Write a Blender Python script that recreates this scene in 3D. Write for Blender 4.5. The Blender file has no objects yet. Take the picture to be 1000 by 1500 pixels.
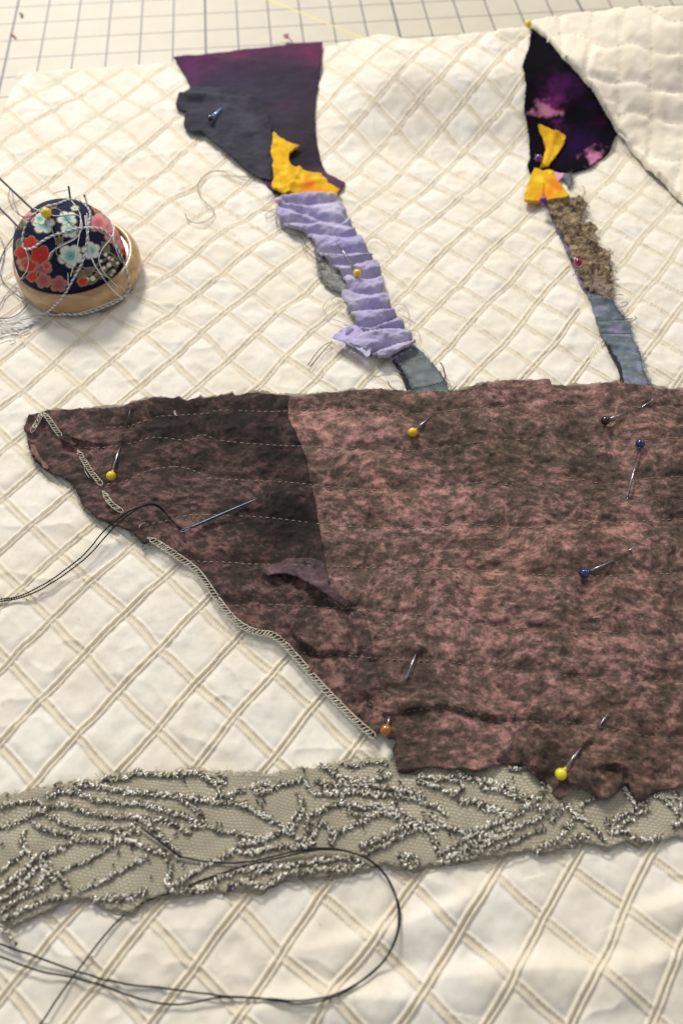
import bpy, math, random
import numpy as np
from mathutils import Vector
random.seed(7); rng = np.random.default_rng(7)
S = bpy.context.scene
COL = S.collection
# ---------------------------------------------------------------- camera, world, lamps, exposure
F_PX, PHI, DIST = 1127.0, math.atan(1900/1127.0), 0.380      # focal length in photo pixels, pitch below the horizon, metres to the middle
CAM = np.array([0, -DIST*math.cos(PHI), DIST*math.sin(PHI)])
UP = np.array([0, math.sin(PHI), math.cos(PHI)]); FW = np.array([0, math.cos(PHI), -math.sin(PHI)])
cam = bpy.data.cameras.new('camera'); camo = bpy.data.objects.new('camera', cam); COL.objects.link(camo)
camo.location = CAM; camo.rotation_euler = (math.pi/2-PHI, 0, 0)
cam.sensor_fit = 'VERTICAL'; cam.sensor_height = 36; cam.sensor_width = 24
cam.lens = F_PX/1500*36; cam.clip_start = .02; cam.clip_end = 20
cam.dof.use_dof = True; cam.dof.focus_distance = .375; cam.dof.aperture_fstop = cam.lens/4.0
S.camera = camo
W = bpy.data.worlds.new('World'); S.world = W; W.use_nodes = True
W.node_tree.nodes['Background'].inputs[0].default_value = (.86, .90, 1, 1)
W.node_tree.nodes['Background'].inputs[1].default_value = .41
def lamp(name, loc, aim, size, power, col, shape='DISK', sy=None):
    l = bpy.data.lights.new(name, 'AREA'); l.shape = shape; l.size = size; l.energy = power; l.color = col
    if sy: l.size_y = sy
    o = bpy.data.objects.new(name, l); COL.objects.link(o); o.location = loc
    o.rotation_euler = (Vector(aim)-Vector(loc)).to_track_quat('-Z', 'Y').to_euler(); return o
lamp('ceiling_lamp', (-.62, 1.62, 1.42), (0, .1, 0), .52, 49, (1, .965, .91))
lamp('second_ceiling_lamp', (1.2, 1.3, 1.9), (0, .1, 0), .5, 11, (1, .95, .88))
lamp('window_light', (-1.5, .35, 1.0), (0, .15, 0), .8, 3.6, (.86, .93, 1))
S.view_settings.view_transform = 'Standard'; S.view_settings.look = 'None'
S.view_settings.exposure = 0; S.view_settings.gamma = 1
S.render.engine = 'CYCLES'; S.cycles.use_denoising = True; S.cycles.max_bounces = 8
# ---------------------------------------------------------------- numpy helpers
def A(s, sc=1.0, ox=0.0, oy=0.0):
    """'x,y x,y ...' read off an enlarged crop -> photo pixels"""
    return np.array([[float(v) for v in p.split(',')] for p in s.split()])/sc+np.array([ox, oy])
def s2l(c):
    c = np.asarray(c, float)/255; return np.where(c <= .04045, c/12.92, ((c+.055)/1.055)**2.4)
def hsh(ix, iy, seed):
    n = (ix.astype(np.int64)*374761393+iy.astype(np.int64)*668265263+seed*1274126177) & 0x7fffffff
    n = ((n ^ (n >> 13))*1103515245) & 0x7fffffff
    return ((n ^ (n >> 16)) & 0xffff)/65535.0
def vnoise(x, y, seed=0):
    ix = np.floor(x); iy = np.floor(y); fx = x-ix; fy = y-iy
    fx = fx*fx*fx*(fx*(fx*6-15)+10); fy = fy*fy*fy*(fy*(fy*6-15)+10)
    a = hsh(ix, iy, seed); b = hsh(ix+1, iy, seed); c = hsh(ix, iy+1, seed); d = hsh(ix+1, iy+1, seed)
    return (a*(1-fx)+b*fx)*(1-fy)+(c*(1-fx)+d*fx)*fy
def fbm(x, y, o=4, seed=0):
    r = 0; w = .5; t = 0
    for k in range(o):
        r = r+w*vnoise(x*2**k+17.3*k, y*2**k-9.1*k, seed+k*13); t += w; w *= .5
    return r/t
def sst(a, b, x):
    t = np.clip((x-a)/(b-a), 0, 1); return t*t*(3-2*t)
def project(X, Y, Z):
    d = np.stack([X-CAM[0], Y-CAM[1], Z-CAM[2]], -1)
    z = d@FW
    return 500+F_PX*d[..., 0]/z, 750-F_PX*(d@UP)/z
def rays(p):
    p = np.asarray(p, float)
    u = (p[:, 0]-500)/F_PX; v = -(p[:, 1]-750)/F_PX
    return u[:, None]*np.array([1, 0, 0])+v[:, None]*UP+FW
def hit(p, hf, off=0.0):
    """where the sight line of a photo point meets the surface z = hf(x, y)+off"""
    d = rays(p); z = np.zeros(len(d))
    for _ in range(14):
        t = (z-CAM[2])/d[:, 2]; P = CAM+d*t[:, None]
        z = .5*z+.5*(hf(P[:, 0], P[:, 1])+off)
    return P
def march(p, hf, off=0.0, n=900):
    """the same for steep surfaces: steps along the sight line"""
    d = rays(p); off = np.broadcast_to(off, len(d)); zz = np.linspace(.09, -.006, n)
    out = np.zeros((len(d), 3)); done = np.zeros(len(d), bool)
    for z in zz:
        t = (z-CAM[2])/d[:, 2]; P = CAM+d*t[:, None]
        m = (~done) & (hf(P[:, 0], P[:, 1])+off >= z)
        out[m] = P[m]; done |= m
    out[~done] = P[~done]; return out
def resample(p, step, closed=False):
    p = np.asarray(p, float)
    if closed: p = np.vstack([p, p[:1]])
    s = np.r_[0, np.cumsum(np.linalg.norm(np.diff(p, axis=0), axis=1))]
    n = max(2, int(s[-1]/step)+1); q = np.linspace(0, s[-1], n)
    r = np.stack([np.interp(q, s, p[:, k]) for k in range(p.shape[1])], 1)
    return r[:-1] if closed else r
def smooth(p, n=8):
    """Catmull-Rom through the points"""
    p = np.asarray(p, float); q = np.vstack([2*p[0]-p[1], p, 2*p[-1]-p[-2]]); o = []
    for i in range(1, len(q)-2):
        a, b, c, d = q[i-1:i+3]
        for t in np.arange(n)/n:
            o.append(.5*((2*b)+(c-a)*t+(2*a-5*b+4*c-d)*t*t+(3*b-a-3*c+d)*t**3))
    o.append(p[-1]); return np.array(o)
def pdist(x, y, pl, side=False):
    """distance of points to a polyline (side: also signed, + on its left as drawn on screen, and the run along it 0..1)"""
    best = np.full(x.shape, 1e9); sg = np.zeros(x.shape); along = np.zeros(x.shape)
    L = np.r_[0, np.cumsum(np.linalg.norm(np.diff(pl, axis=0), axis=1))]
    for k in range(len(pl)-1):
        a = pl[k]; b = pl[k+1]; e = b-a; l2 = e@e+1e-12
        t = np.clip(((x-a[0])*e[0]+(y-a[1])*e[1])/l2, 0, 1)
        dx = x-a[0]-t*e[0]; dy = y-a[1]-t*e[1]; d = np.hypot(dx, dy); m = d < best
        best = np.where(m, d, best)
        if side:
            sg = np.where(m, np.sign(e[1]*(x-a[0])-e[0]*(y-a[1])), sg); along = np.where(m, (L[k]+t*(L[k+1]-L[k]))/L[-1], along)
    return (best, best*sg, along) if side else best
def inside(x, y, pl):
    r = np.zeros(x.shape, bool); n = len(pl)
    for k in range(n):
        x1, y1 = pl[k]; x2, y2 = pl[(k+1) % n]
        if y1 == y2: continue
        c = ((y1 > y) != (y2 > y)) & (x < (x2-x1)*(y-y1)/(y2-y1)+x1); r ^= c
    return r
# ---------------------------------------------------------------- object helpers
def tag(o, label=None, cat=None, group=None, kind=None):
    if label: o['label'] = label
    if cat: o['category'] = cat
    if group: o['group'] = group
    if kind: o['kind'] = kind
    return o
def empty(name, loc):
    o = bpy.data.objects.new(name, None); COL.objects.link(o); o.location = loc; o.empty_display_size = .005; return o
class MB:
    """collects vertices and faces; build() links them as ONE mesh object"""
    def __init__(s): s.v = []; s.q = []; s.t = []; s.c = []; s.n = 0
    def add(s, v, quads=None, tris=None, col=None):
        v = np.asarray(v, float)
        if quads is not None and len(quads): s.q.append(np.asarray(quads)+s.n)
        if tris is not None and len(tris): s.t.append(np.asarray(tris)+s.n)
        s.v.append(v); s.c.append(np.broadcast_to(np.ones(3) if col is None else np.asarray(col, float), (len(v), 3))); s.n += len(v)
    def tube(s, p, r, n=6, col=None):
        p = np.asarray(p, float); m = len(p); r = np.broadcast_to(r, m)
        t = np.gradient(p, axis=0); t /= np.linalg.norm(t, axis=1)[:, None]+1e-12
        ref = np.array([0, 0, 1.0]) if abs(t[:, 2]).max() < .95 else np.array([.31, .95, .05])
        a = np.cross(t, ref); a /= np.linalg.norm(a, axis=1)[:, None]+1e-12; b = np.cross(a, t)
        th = np.arange(n)*2*math.pi/n
        v = p[:, None]+r[:, None, None]*(a[:, None]*np.cos(th)[None, :, None]+b[:, None]*np.sin(th)[None, :, None])
        i = np.arange(m-1)[:, None]*n+np.arange(n)[None]; j = np.arange(m-1)[:, None]*n+(np.arange(n)[None]+1) % n
        q = np.stack([i, j, j+n, i+n], -1).reshape(-1, 4)
        v = np.vstack([v.reshape(-1, 3), p[:1], p[-1:]])
        k = np.arange(n); k2 = (k+1) % n
        tr = np.vstack([np.stack([k2, k, np.full(n, m*n)], 1), np.stack([(m-1)*n+k, (m-1)*n+k2, np.full(n, m*n+1)], 1)])
        if col is not None and np.ndim(col) == 2:
            col = np.vstack([np.repeat(col, n, 0), col[:1], col[-1:]])
        s.add(v, q, tr, col)
    def ball(s, c, r, nu=20, nv=12, squash=(1, 1, 1), col=None):
        th = np.linspace(0, math.pi, nv+1)[1:-1]; ph = np.arange(nu)*2*math.pi/nu
        v = np.stack([np.sin(th)[:, None]*np.cos(ph), np.sin(th)[:, None]*np.sin(ph), np.cos(th)[:, None]*np.ones(nu)], -1).reshape(-1, 3)
        v = np.vstack([v, [[0, 0, 1], [0, 0, -1]]])*r*np.array(squash)+c
        i = np.arange(nv-2)[:, None]*nu+np.arange(nu); j = np.arange(nv-2)[:, None]*nu+(np.arange(nu)+1) % nu
        k = np.arange(nu); k2 = (k+1) % nu; N = (nv-1)*nu
        s.add(v, np.stack([i, i+nu, j+nu, j], -1).reshape(-1, 4),
              np.vstack([np.stack([k, k2, np.full(nu, N)], 1), np.stack([k2+N-nu, k+N-nu, np.full(nu, N+1)], 1)]), col)
    def build(s, name, mat, parent=None, uv=None, origin=None, flat=False):
        v = np.vstack(s.v); c = np.vstack(s.c)
        q = np.vstack(s.q) if s.q else np.zeros((0, 4), int); t = np.vstack(s.t) if s.t else np.zeros((0, 3), int)
        me = bpy.data.meshes.new(name)
        if parent is not None:
            o0 = np.array(origin_of(parent))
        else:
            o0 = np.array([v[:, 0].mean(), v[:, 1].mean(), v[:, 2].min()]) if origin is None else np.array(origin)
        w = v-o0
        me.vertices.add(len(w)); me.vertices.foreach_set('co', w.astype(np.float32).ravel())
        nl = len(q)*4+len(t)*3; me.loops.add(nl); li = np.r_[q.ravel(), t.ravel()].astype(np.int32)
        me.loops.foreach_set('vertex_index', li)
        st = np.r_[np.arange(len(q))*4, len(q)*4+np.arange(len(t))*3].astype(np.int32)
        me.polygons.add(len(q)+len(t)); me.polygons.foreach_set('loop_start', st)
        me.polygons.foreach_set('use_smooth', np.full(len(st), not flat))
        at = me.color_attributes.new('dye', 'FLOAT_COLOR', 'POINT')
        at.data.foreach_set('color', np.c_[c, np.ones(len(c))].astype(np.float32).ravel())
        if uv is not None:
            l = me.uv_layers.new(name='lattice'); l.data.foreach_set('uv', uv[li].astype(np.float32).ravel())
        me.update(calc_edges=True); me.validate()
        me.materials.append(mat)
        o = bpy.data.objects.new(name, me); COL.objects.link(o)
        if parent is not None: o.parent = parent
        else: o.location = o0
        return o
def origin_of(o):
    v = Vector((0, 0, 0))
    while o is not None: v = v+o.location; o = o.parent
    return v
# ---------------------------------------------------------------- materials
def nodes(name):
    m = bpy.data.materials.new(name); m.use_nodes = True; nt = m.node_tree
    b = nt.nodes['Principled BSDF']
    def N(t, **k):
        n = nt.nodes.new(t)
        for a, v in k.items():
            if a in n.inputs: n.inputs[a].default_value = v
            else: setattr(n, a, v)
        return n
    L = lambda a, b_: nt.links.new(a, b_)
    return m, b, N, L
def solid(name, rgb, rough=.5, metal=0, coat=0, noise=0, nscale=300, sheen=0, spec=.5):
    m, b, N, L = nodes(name); c = s2l(rgb)
    b.inputs['Base Color'].default_value = (*c, 1); b.inputs['Roughness'].default_value = rough; b.inputs['Metallic'].default_value = metal
    b.inputs['Coat Weight'].default_value = coat; b.inputs['Sheen Weight'].default_value = sheen; b.inputs['Specular IOR Level'].default_value = spec
    if noise:
        tc = N('ShaderNodeTexCoord'); n = N('ShaderNodeTexNoise', Scale=nscale, Detail=4.0); L(tc.outputs['Object'], n.inputs['Vector'])
        mx = N('ShaderNodeMix', data_type='RGBA', blend_type='MULTIPLY'); mx.inputs[0].default_value = 1; mx.inputs[6].default_value = (*c, 1)
        r = N('ShaderNodeMapRange'); r.inputs[1].default_value = .3; r.inputs[2].default_value = .7; r.inputs[3].default_value = 1-noise; r.inputs[4].default_value = 1+noise
        L(n.outputs[0], r.inputs[0]); L(r.outputs[0], mx.inputs[7]); L(mx.outputs[2], b.inputs['Base Color'])
        bp = N('ShaderNodeBump', Strength=.4, Distance=.0002); L(n.outputs[0], bp.inputs['Height']); L(bp.outputs[0], b.inputs['Normal'])
    return m
def fabric(name, var=.18, nscale=120, bump=.5, fine=1400, rough=.9, sheen=.15, mult=(1, 1, 1), spec=.2):
    """cloth: the dye colour of the mesh, mottled a little, with a fine thread relief"""
    m, b, N, L = nodes(name)
    a = N('ShaderNodeAttribute', attribute_name='dye'); tc = N('ShaderNodeTexCoord')
    n1 = N('ShaderNodeTexNoise', Scale=float(nscale), Detail=6.0, Roughness=.62); n2 = N('ShaderNodeTexNoise', Scale=float(fine), Detail=2.0)
    L(tc.outputs['Object'], n1.inputs['Vector']); L(tc.outputs['Object'], n2.inputs['Vector'])
    ad = N('ShaderNodeMath', operation='ADD'); m2 = N('ShaderNodeMath', operation='MULTIPLY'); m2.inputs[1].default_value = .45
    L(n2.outputs[0], m2.inputs[0]); L(n1.outputs[0], ad.inputs[0]); L(m2.outputs[0], ad.inputs[1])
    r = N('ShaderNodeMapRange'); r.inputs[1].default_value = .45; r.inputs[2].default_value = 1.0; r.inputs[3].default_value = 1-var; r.inputs[4].default_value = 1+var
    L(ad.outputs[0], r.inputs[0])
    mx = N('ShaderNodeMix', data_type='RGBA', blend_type='MULTIPLY'); mx.inputs[0].default_value = 1
    L(a.outputs['Color'], mx.inputs[6]); L(r.outputs[0], mx.inputs[7]); L(mx.outputs[2], b.inputs['Base Color'])
    bp = N('ShaderNodeBump', Strength=bump, Distance=.00025); L(ad.outputs[0], bp.inputs['Height']); L(bp.outputs[0], b.inputs['Normal'])
    b.inputs['Roughness'].default_value = rough; b.inputs['Sheen Weight'].default_value = sheen; b.inputs['Specular IOR Level'].default_value = spec
    b.inputs['Sheen Roughness'].default_value = .5
    return m
# ---------------------------------------------------------------- the cloth's rise and fall
def gxy(x, y): return hit([(x, y)], lambda a, b: 0*a)[0][:2]
Y_LO, Y_HI = gxy(600, 232)[1], gxy(600, 138)[1]
WR = [(smooth(gp), h, w) for gp, h, w in [
    (np.array([gxy(*p) for p in [(430, 1400), (545, 1372), (665, 1328), (712, 1304), (760, 1290)]]), .0034, .0055),
    (np.array([gxy(*p) for p in [(560, 1450), (680, 1432), (800, 1420), (900, 1425), (1040, 1385)]]), .0044, .0075),
    (np.array([gxy(*p) for p in [(330, 1500), (430, 1470), (560, 1466), (640, 1480)]]), .0044, .007),
    (np.array([gxy(*p) for p in [(930, 1345), (1000, 1320), (1060, 1290)]]), .004, .006),
    (np.array([gxy(*p) for p in [(700, 118), (735, 92), (768, 82)]]), .003, .006)]]
def H(X, Y):
    X = np.asarray(X, float); Y = np.asarray(Y, float)
    z = .0240*sst(Y_LO, Y_HI, Y)*sst(-.035, .04, X)*(1-.0*X)
    z = z+.0022*(fbm(X*22+3, Y*22, 3, 5)-.5)*sst(.1, .3, Y+.35)
    for pl, h, w in WR:
        lo = pl.min(0)-4*w; hi = pl.max(0)+4*w
        m = (X > lo[0]) & (X < hi[0]) & (Y > lo[1]) & (Y < hi[1])
        if m.any():
            d, sd, al = pdist(X[m], Y[m], pl, True); z = np.array(z)
            s = np.where(sd > 0, sd/(1.7*w), sd/(.62*w)); z[m] += h*np.exp(-s*s)*np.sin(math.pi*np.clip(al, .02, .98))**.6
    return z
# woven lattice: photo points of the crossings with their indices along the two band directions
LAT = np.array([[float(v) for v in r.split(',')] for r in "536.4,88.6,-8,17;577,112,-7,17;510,113,-8,16;613,146,-6,17;600,84.7,-7,18;547,146,-7,16;648,185,-5,17;642,111,-6,18;582,185,-6,16;515.6,183.5,-7,15;679,220,-4,17;679,144.5,-5,18;613,224,-5,16;666,85,-6,19;548,221,-6,15;717.6,246,-3,17;710.6,185,-4,18;652.6,248.6,-4,16;708,109,-5,19;587.6,250,-5,15;762,267,-2,17;743,221,-3,18;743,146,-4,19;697,268,-3,16;731,82,-5,20;632,269,-4,15;563,274.6,-5,14;737,290,-2,16;669.5,290,-3,15;603,291.5,-4,14;525,248.6,-6,14;535.6,295,-5,13;773.5,313.6,-1,16;710,312,-2,15;641,313.6,-3,14;574.6,315,-4,13;754,334,-1,15;686,333,-2,14;612,337,-3,13;546,341,-4,12;725,358,-1,14;652.6,361.7,-2,13;585,364,-3,12;769.6,382.5,0,14;699,386,-1,13;626.6,389,-2,12;815,407,1,14;747.3,413,0,13;673,418,-1,12;786,440,1,13;713,441,0,12;638,446,-1,11;765,470,1,12;687,471,0,11;599,423,-2,11;812,501,2,12;737,503.5,1,11;559,390,-3,11;855.6,532,3,12;781,535,2,11;700,537,1,10;661,505,0,10;612,476,-1,10;252,525,-5,5;290,562,-4,5;210,485,-6,5;295,482,-5,6;202,565,-5,4;335,525,-4,6;250,460,-6,6;330,454,-5,7;380,562,-3,6;375,485,-4,7;288,428,-6,7;366,428,-5,8;417,520,-3,7;406,456,-4,8;248,399,-7,7;327,398,-6,8;405,391,-5,9;457,482,-3,8;448,430,-4,9;212,384,-8,7;287,369,-7,8;363,364,-6,9;247,346,-8,8;321,338,-7,9;394,345,-6,10;212,321,-9,8;285,316,-8,9;357.6,321,-7,10;173,301,-10,8;250,289,-9,9;321,300.6,-8,10;389,300.6,-7,11;140,271,-11,8;210,267,-10,9;285,276,-9,10;355,272,-8,11;101,241,-12,8;173,239,-11,9;245,245,-10,10;313,243,-9,11;66,211,-13,8;135,208,-12,9;64,271,-12,7;208,211,-11,10;36,180,-14,8;27,238,-13,7;173,181,-12,10;244,180,-11,11;835,1270,8,2;795,1342,8,1;880,1415,9,1;727,1282,7,1;672,1362,7,0;750,1435,8,0;605,1295,6,0;620,1452,7,-1;547,1380,6,-1;467,1312,5,-1;485,1452,6,-2;412,1400,5,-2;352,1327,4,-2;285,1415,4,-3;217.5,1345,3,-3;150,1430,3,-4;85,1361,2,-4;12,1450,2,-5;242,842,-1,1;292,887,0,1;185,895,-1,0;345,937,1,1;232,950,0,0;132,850,-2,0;122,957,-1,-1;400,985,2,1;287,1000,1,0;172,1012,0,-1;72,905,-2,-1;60,1022,-1,-2;457,1035,3,1;342,1050,2,0;230,1067,1,-1;112,1077,0,-2;12,970,-2,-2;400,1107,3,0;895,261,0,19;935,281,1,19;866,283.6,0,18;977,304,2,19;910,304,1,18;957.6,325.6,2,18;998,349.6,3,18;122,490,-7,4;78,530,-7,3;32,572,-7,2;888,328,1,17;935,351,2,17;981.6,381,3,17;920,1327,9,2;995,1387,10,2;912,381,2,16;960,408,3,16;935,433.6,3,15;986.4,462,4,15;952,1252,9,3;962,493.6,4,14;147,118.6,-14,11;182,142,-13,11;116,141,-14,10;214.5,115,-13,12;144,165,-13,10;244,139,-12,12;104,194,-13,9;78,158,-14,9;47,135.5,-15,9;83,120,-15,10;213,158,-12,11;180,428,-7,6".split(';')])
LG = hit(LAT[:, :2], lambda a, b: 0*a)[:, :2]
def tps_fit():
    K = np.linalg.norm(LG[:, None]-LG[None], axis=2); n = len(LG)
    P_ = np.c_[np.ones(n), LG]; M = np.zeros((n+3, n+3)); M[:n, :n] = K+np.eye(n)*-.004; M[:n, n:] = P_; M[n:, :n] = P_.T
    return np.linalg.solve(M, np.vstack([LAT[:, 2:], np.zeros((3, 2))]))
TC = tps_fit()
def lattice(X, Y, Z):
    wx, wy = X, Y
    k = CAM[2]/(CAM[2]-Z); q = np.stack([CAM[0]+(X-CAM[0])*k, CAM[1]+(Y-CAM[1])*k], 1)
    out = np.zeros((len(q), 2))
    for i in range(0, len(q), 60000):
        c = q[i:i+60000]; K = np.sqrt((c[:, :1]-LG[:, 0])**2+(c[:, 1:]-LG[:, 1])**2)
        out[i:i+60000] = K@TC[:-3]+np.c_[np.ones(len(c)), c]@TC[-3:]
    out += .058*(np.stack([fbm(wx*70, wy*70, 2, 301), fbm(wx*70+9, wy*70, 2, 303)], 1)-.5)
    return out
def weave(uv, X, Y):
    """relief of the woven lattice: paired cords along one way, flat bands along the other, soft cushions between"""
    du = np.abs(uv[:, 0]-np.round(uv[:, 0])); dv = np.abs(uv[:, 1]-np.round(uv[:, 1]))
    cu = 1-np.exp(-(du/.12)**2); cv = 1-np.exp(-(dv/.13)**2)
    amp = .55+.9*fbm(uv[:, 0]*.9, uv[:, 1]*.9, 2, 3)
    z = .00120*cu*cv*amp+.0014*cu*cv*(fbm(uv[:, 0]*2.3, uv[:, 1]*2.3, 2, 19)-.5)
    z += .00135*np.exp(-((du-.043)/.023)**2)*(.5+.5*amp)
    edge = np.exp(-((dv-.066)/.018)**2)
    z += (.00044*(dv < .063)+.00090*edge)*(1-np.exp(-(du/.08)**4))
    return z+.0009*(fbm(X*110, Y*110, 3, 9)-.5)+.0008*(1-np.abs(2*fbm(X*34+Y*9, Y*40, 3, 309)-1))**5-.0021
# ---------------------------------------------------------------- cutting mat
MAT_Z = -.0034
hf_mat = lambda X, Y: 0*X+MAT_Z
gth = math.radians(-5.7); ga = np.array([math.cos(gth), -math.sin(gth)]); gb = np.array([math.sin(gth), math.cos(gth)])
gp = hit([(301, 40)], hf_mat)[0][:2]@ga; gq = hit([(200, 50)], hf_mat)[0][:2]@gb
yl = hit([(395, 0), (542, 60)], hf_mat)[:, :2]; yt = yl[1]-yl[0]; yn = np.array([-yt[1], yt[0]])/np.hypot(*yt)
def mat_material():
    m, b, N, L = nodes('mat_print')
    tc = N('ShaderNodeTexCoord'); mp = N('ShaderNodeMapping'); mp.inputs['Rotation'].default_value = (0, 0, gth)
    L(tc.outputs['Object'], mp.inputs[0]); sp = N('ShaderNodeSeparateXYZ'); L(mp.outputs[0], sp.inputs[0])
    def line(out, off, wid, per):
        a = N('ShaderNodeMath', operation='ADD'); a.inputs[1].default_value = off; L(out, a.inputs[0])
        p = N('ShaderNodeMath', operation='PINGPONG'); p.inputs[1].default_value = per/2; L(a.outputs[0], p.inputs[0])
        r = N('ShaderNodeMapRange', interpolation_type='SMOOTHSTEP'); r.inputs[1].default_value = wid*.6; r.inputs[2].default_value = wid*1.25; r.inputs[3].default_value = 1; r.inputs[4].default_value = 0
        L(p.outputs[0], r.inputs[0]); return r.outputs[0]
    g = .0254; ox, oy = -gp, -gq
    f = None
    for o_ in (line(sp.outputs[0], ox, .00056, g), line(sp.outputs[1], oy, .00050, g), line(sp.outputs[0], ox, .0009, g*6)):
        if f is None: f = o_
        else:
            mxn = N('ShaderNodeMath', operation='MAXIMUM'); L(f, mxn.inputs[0]); L(o_, mxn.inputs[1]); f = mxn.outputs[0]
    n = N('ShaderNodeTexNoise', Scale=60.0, Detail=5.0); L(tc.outputs['Object'], n.inputs['Vector'])
    cr = N('ShaderNodeMix', data_type='RGBA'); cr.inputs[6].default_value = (*s2l((182, 173, 152)), 1); cr.inputs[7].default_value = (*s2l((194, 186, 168)), 1); L(n.outputs[0], cr.inputs[0])
    mx = N('ShaderNodeMix', data_type='RGBA'); mx.inputs[7].default_value = (*s2l((72, 74, 82)), 1)
    fm = N('ShaderNodeMath', operation='MULTIPLY'); fm.inputs[1].default_value = 1.0; L(f, fm.inputs[0]); L(fm.outputs[0], mx.inputs[0]); L(cr.outputs[2], mx.inputs[6])
    # a yellow bias line crossing the grid
    sa = N('ShaderNodeVectorMath', operation='DOT_PRODUCT'); sa.inputs[1].default_value = (yn[0], yn[1], 0); L(tc.outputs['Object'], sa.inputs[0])
    ab = N('ShaderNodeMath', operation='ADD'); ab.inputs[1].default_value = float(-yl[0]@yn); L(sa.outputs['Value'], ab.inputs[0])
    aa = N('ShaderNodeMath', operation='ABSOLUTE'); L(ab.outputs[0], aa.inputs[0])
    yr = N('ShaderNodeMapRange', interpolation_type='SMOOTHSTEP'); yr.inputs[1].default_value = .0005; yr.inputs[2].default_value = .0011; yr.inputs[3].default_value = .9; yr.inputs[4].default_value = 0; L(aa.outputs[0], yr.inputs[0])
    my = N('ShaderNodeMix', data_type='RGBA'); my.inputs[7].default_value = (*s2l((214, 196, 96)), 1); L(yr.outputs[0], my.inputs[0]); L(mx.outputs[2], my.inputs[6])
    L(my.outputs[2], b.inputs['Base Color']); b.inputs['Roughness'].default_value = .55
    bp = N('ShaderNodeBump', Strength=.3, Distance=.0002); n2 = N('ShaderNodeTexNoise', Scale=900.0, Detail=3.0); L(tc.outputs['Object'], n2.inputs['Vector']); L(n2.outputs[0], bp.inputs['Height']); L(bp.outputs[0], b.inputs['Normal'])
    return m
mb = MB()
for zz in (0,):
    x0, x1, y0, y1, t = -.75, .75, -.3, 1.25, .003
    v = [(x0, y0, MAT_Z), (x1, y0, MAT_Z), (x1, y1, MAT_Z), (x0, y1, MAT_Z), (x0, y0, MAT_Z-t), (x1, y0, MAT_Z-t), (x1, y1, MAT_Z-t), (x0, y1, MAT_Z-t)]
    mb.add(v, [(0, 1, 2, 3), (7, 6, 5, 4), (0, 4, 5, 1), (1, 5, 6, 2), (2, 6, 7, 3), (3, 7, 4, 0)])
tag(mb.build('cutting_mat', mat_material(), origin=(0, 0, MAT_Z-t), flat=True), 'cream cutting mat printed with a grid of dark lines, under the white cloth', 'cutting mat')
# specks of lint and thread on the mat
for pts, col, lab in (([(30, 19), (33, 22), (32, 25)], (60, 58, 62), 'dark speck of lint on the grid of the cutting mat'),
                      ([(17, 50), (21, 53), (23, 56)], (150, 90, 85), 'tiny reddish thread clipping on the grid of the cutting mat')):
    mb = MB(); mb.tube(hit(smooth(pts, 4), hf_mat, .0007), .0007, 6); tag(mb.build('lint', solid('lint_'+str(col[0]), col, .9)), lab, 'lint')
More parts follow.
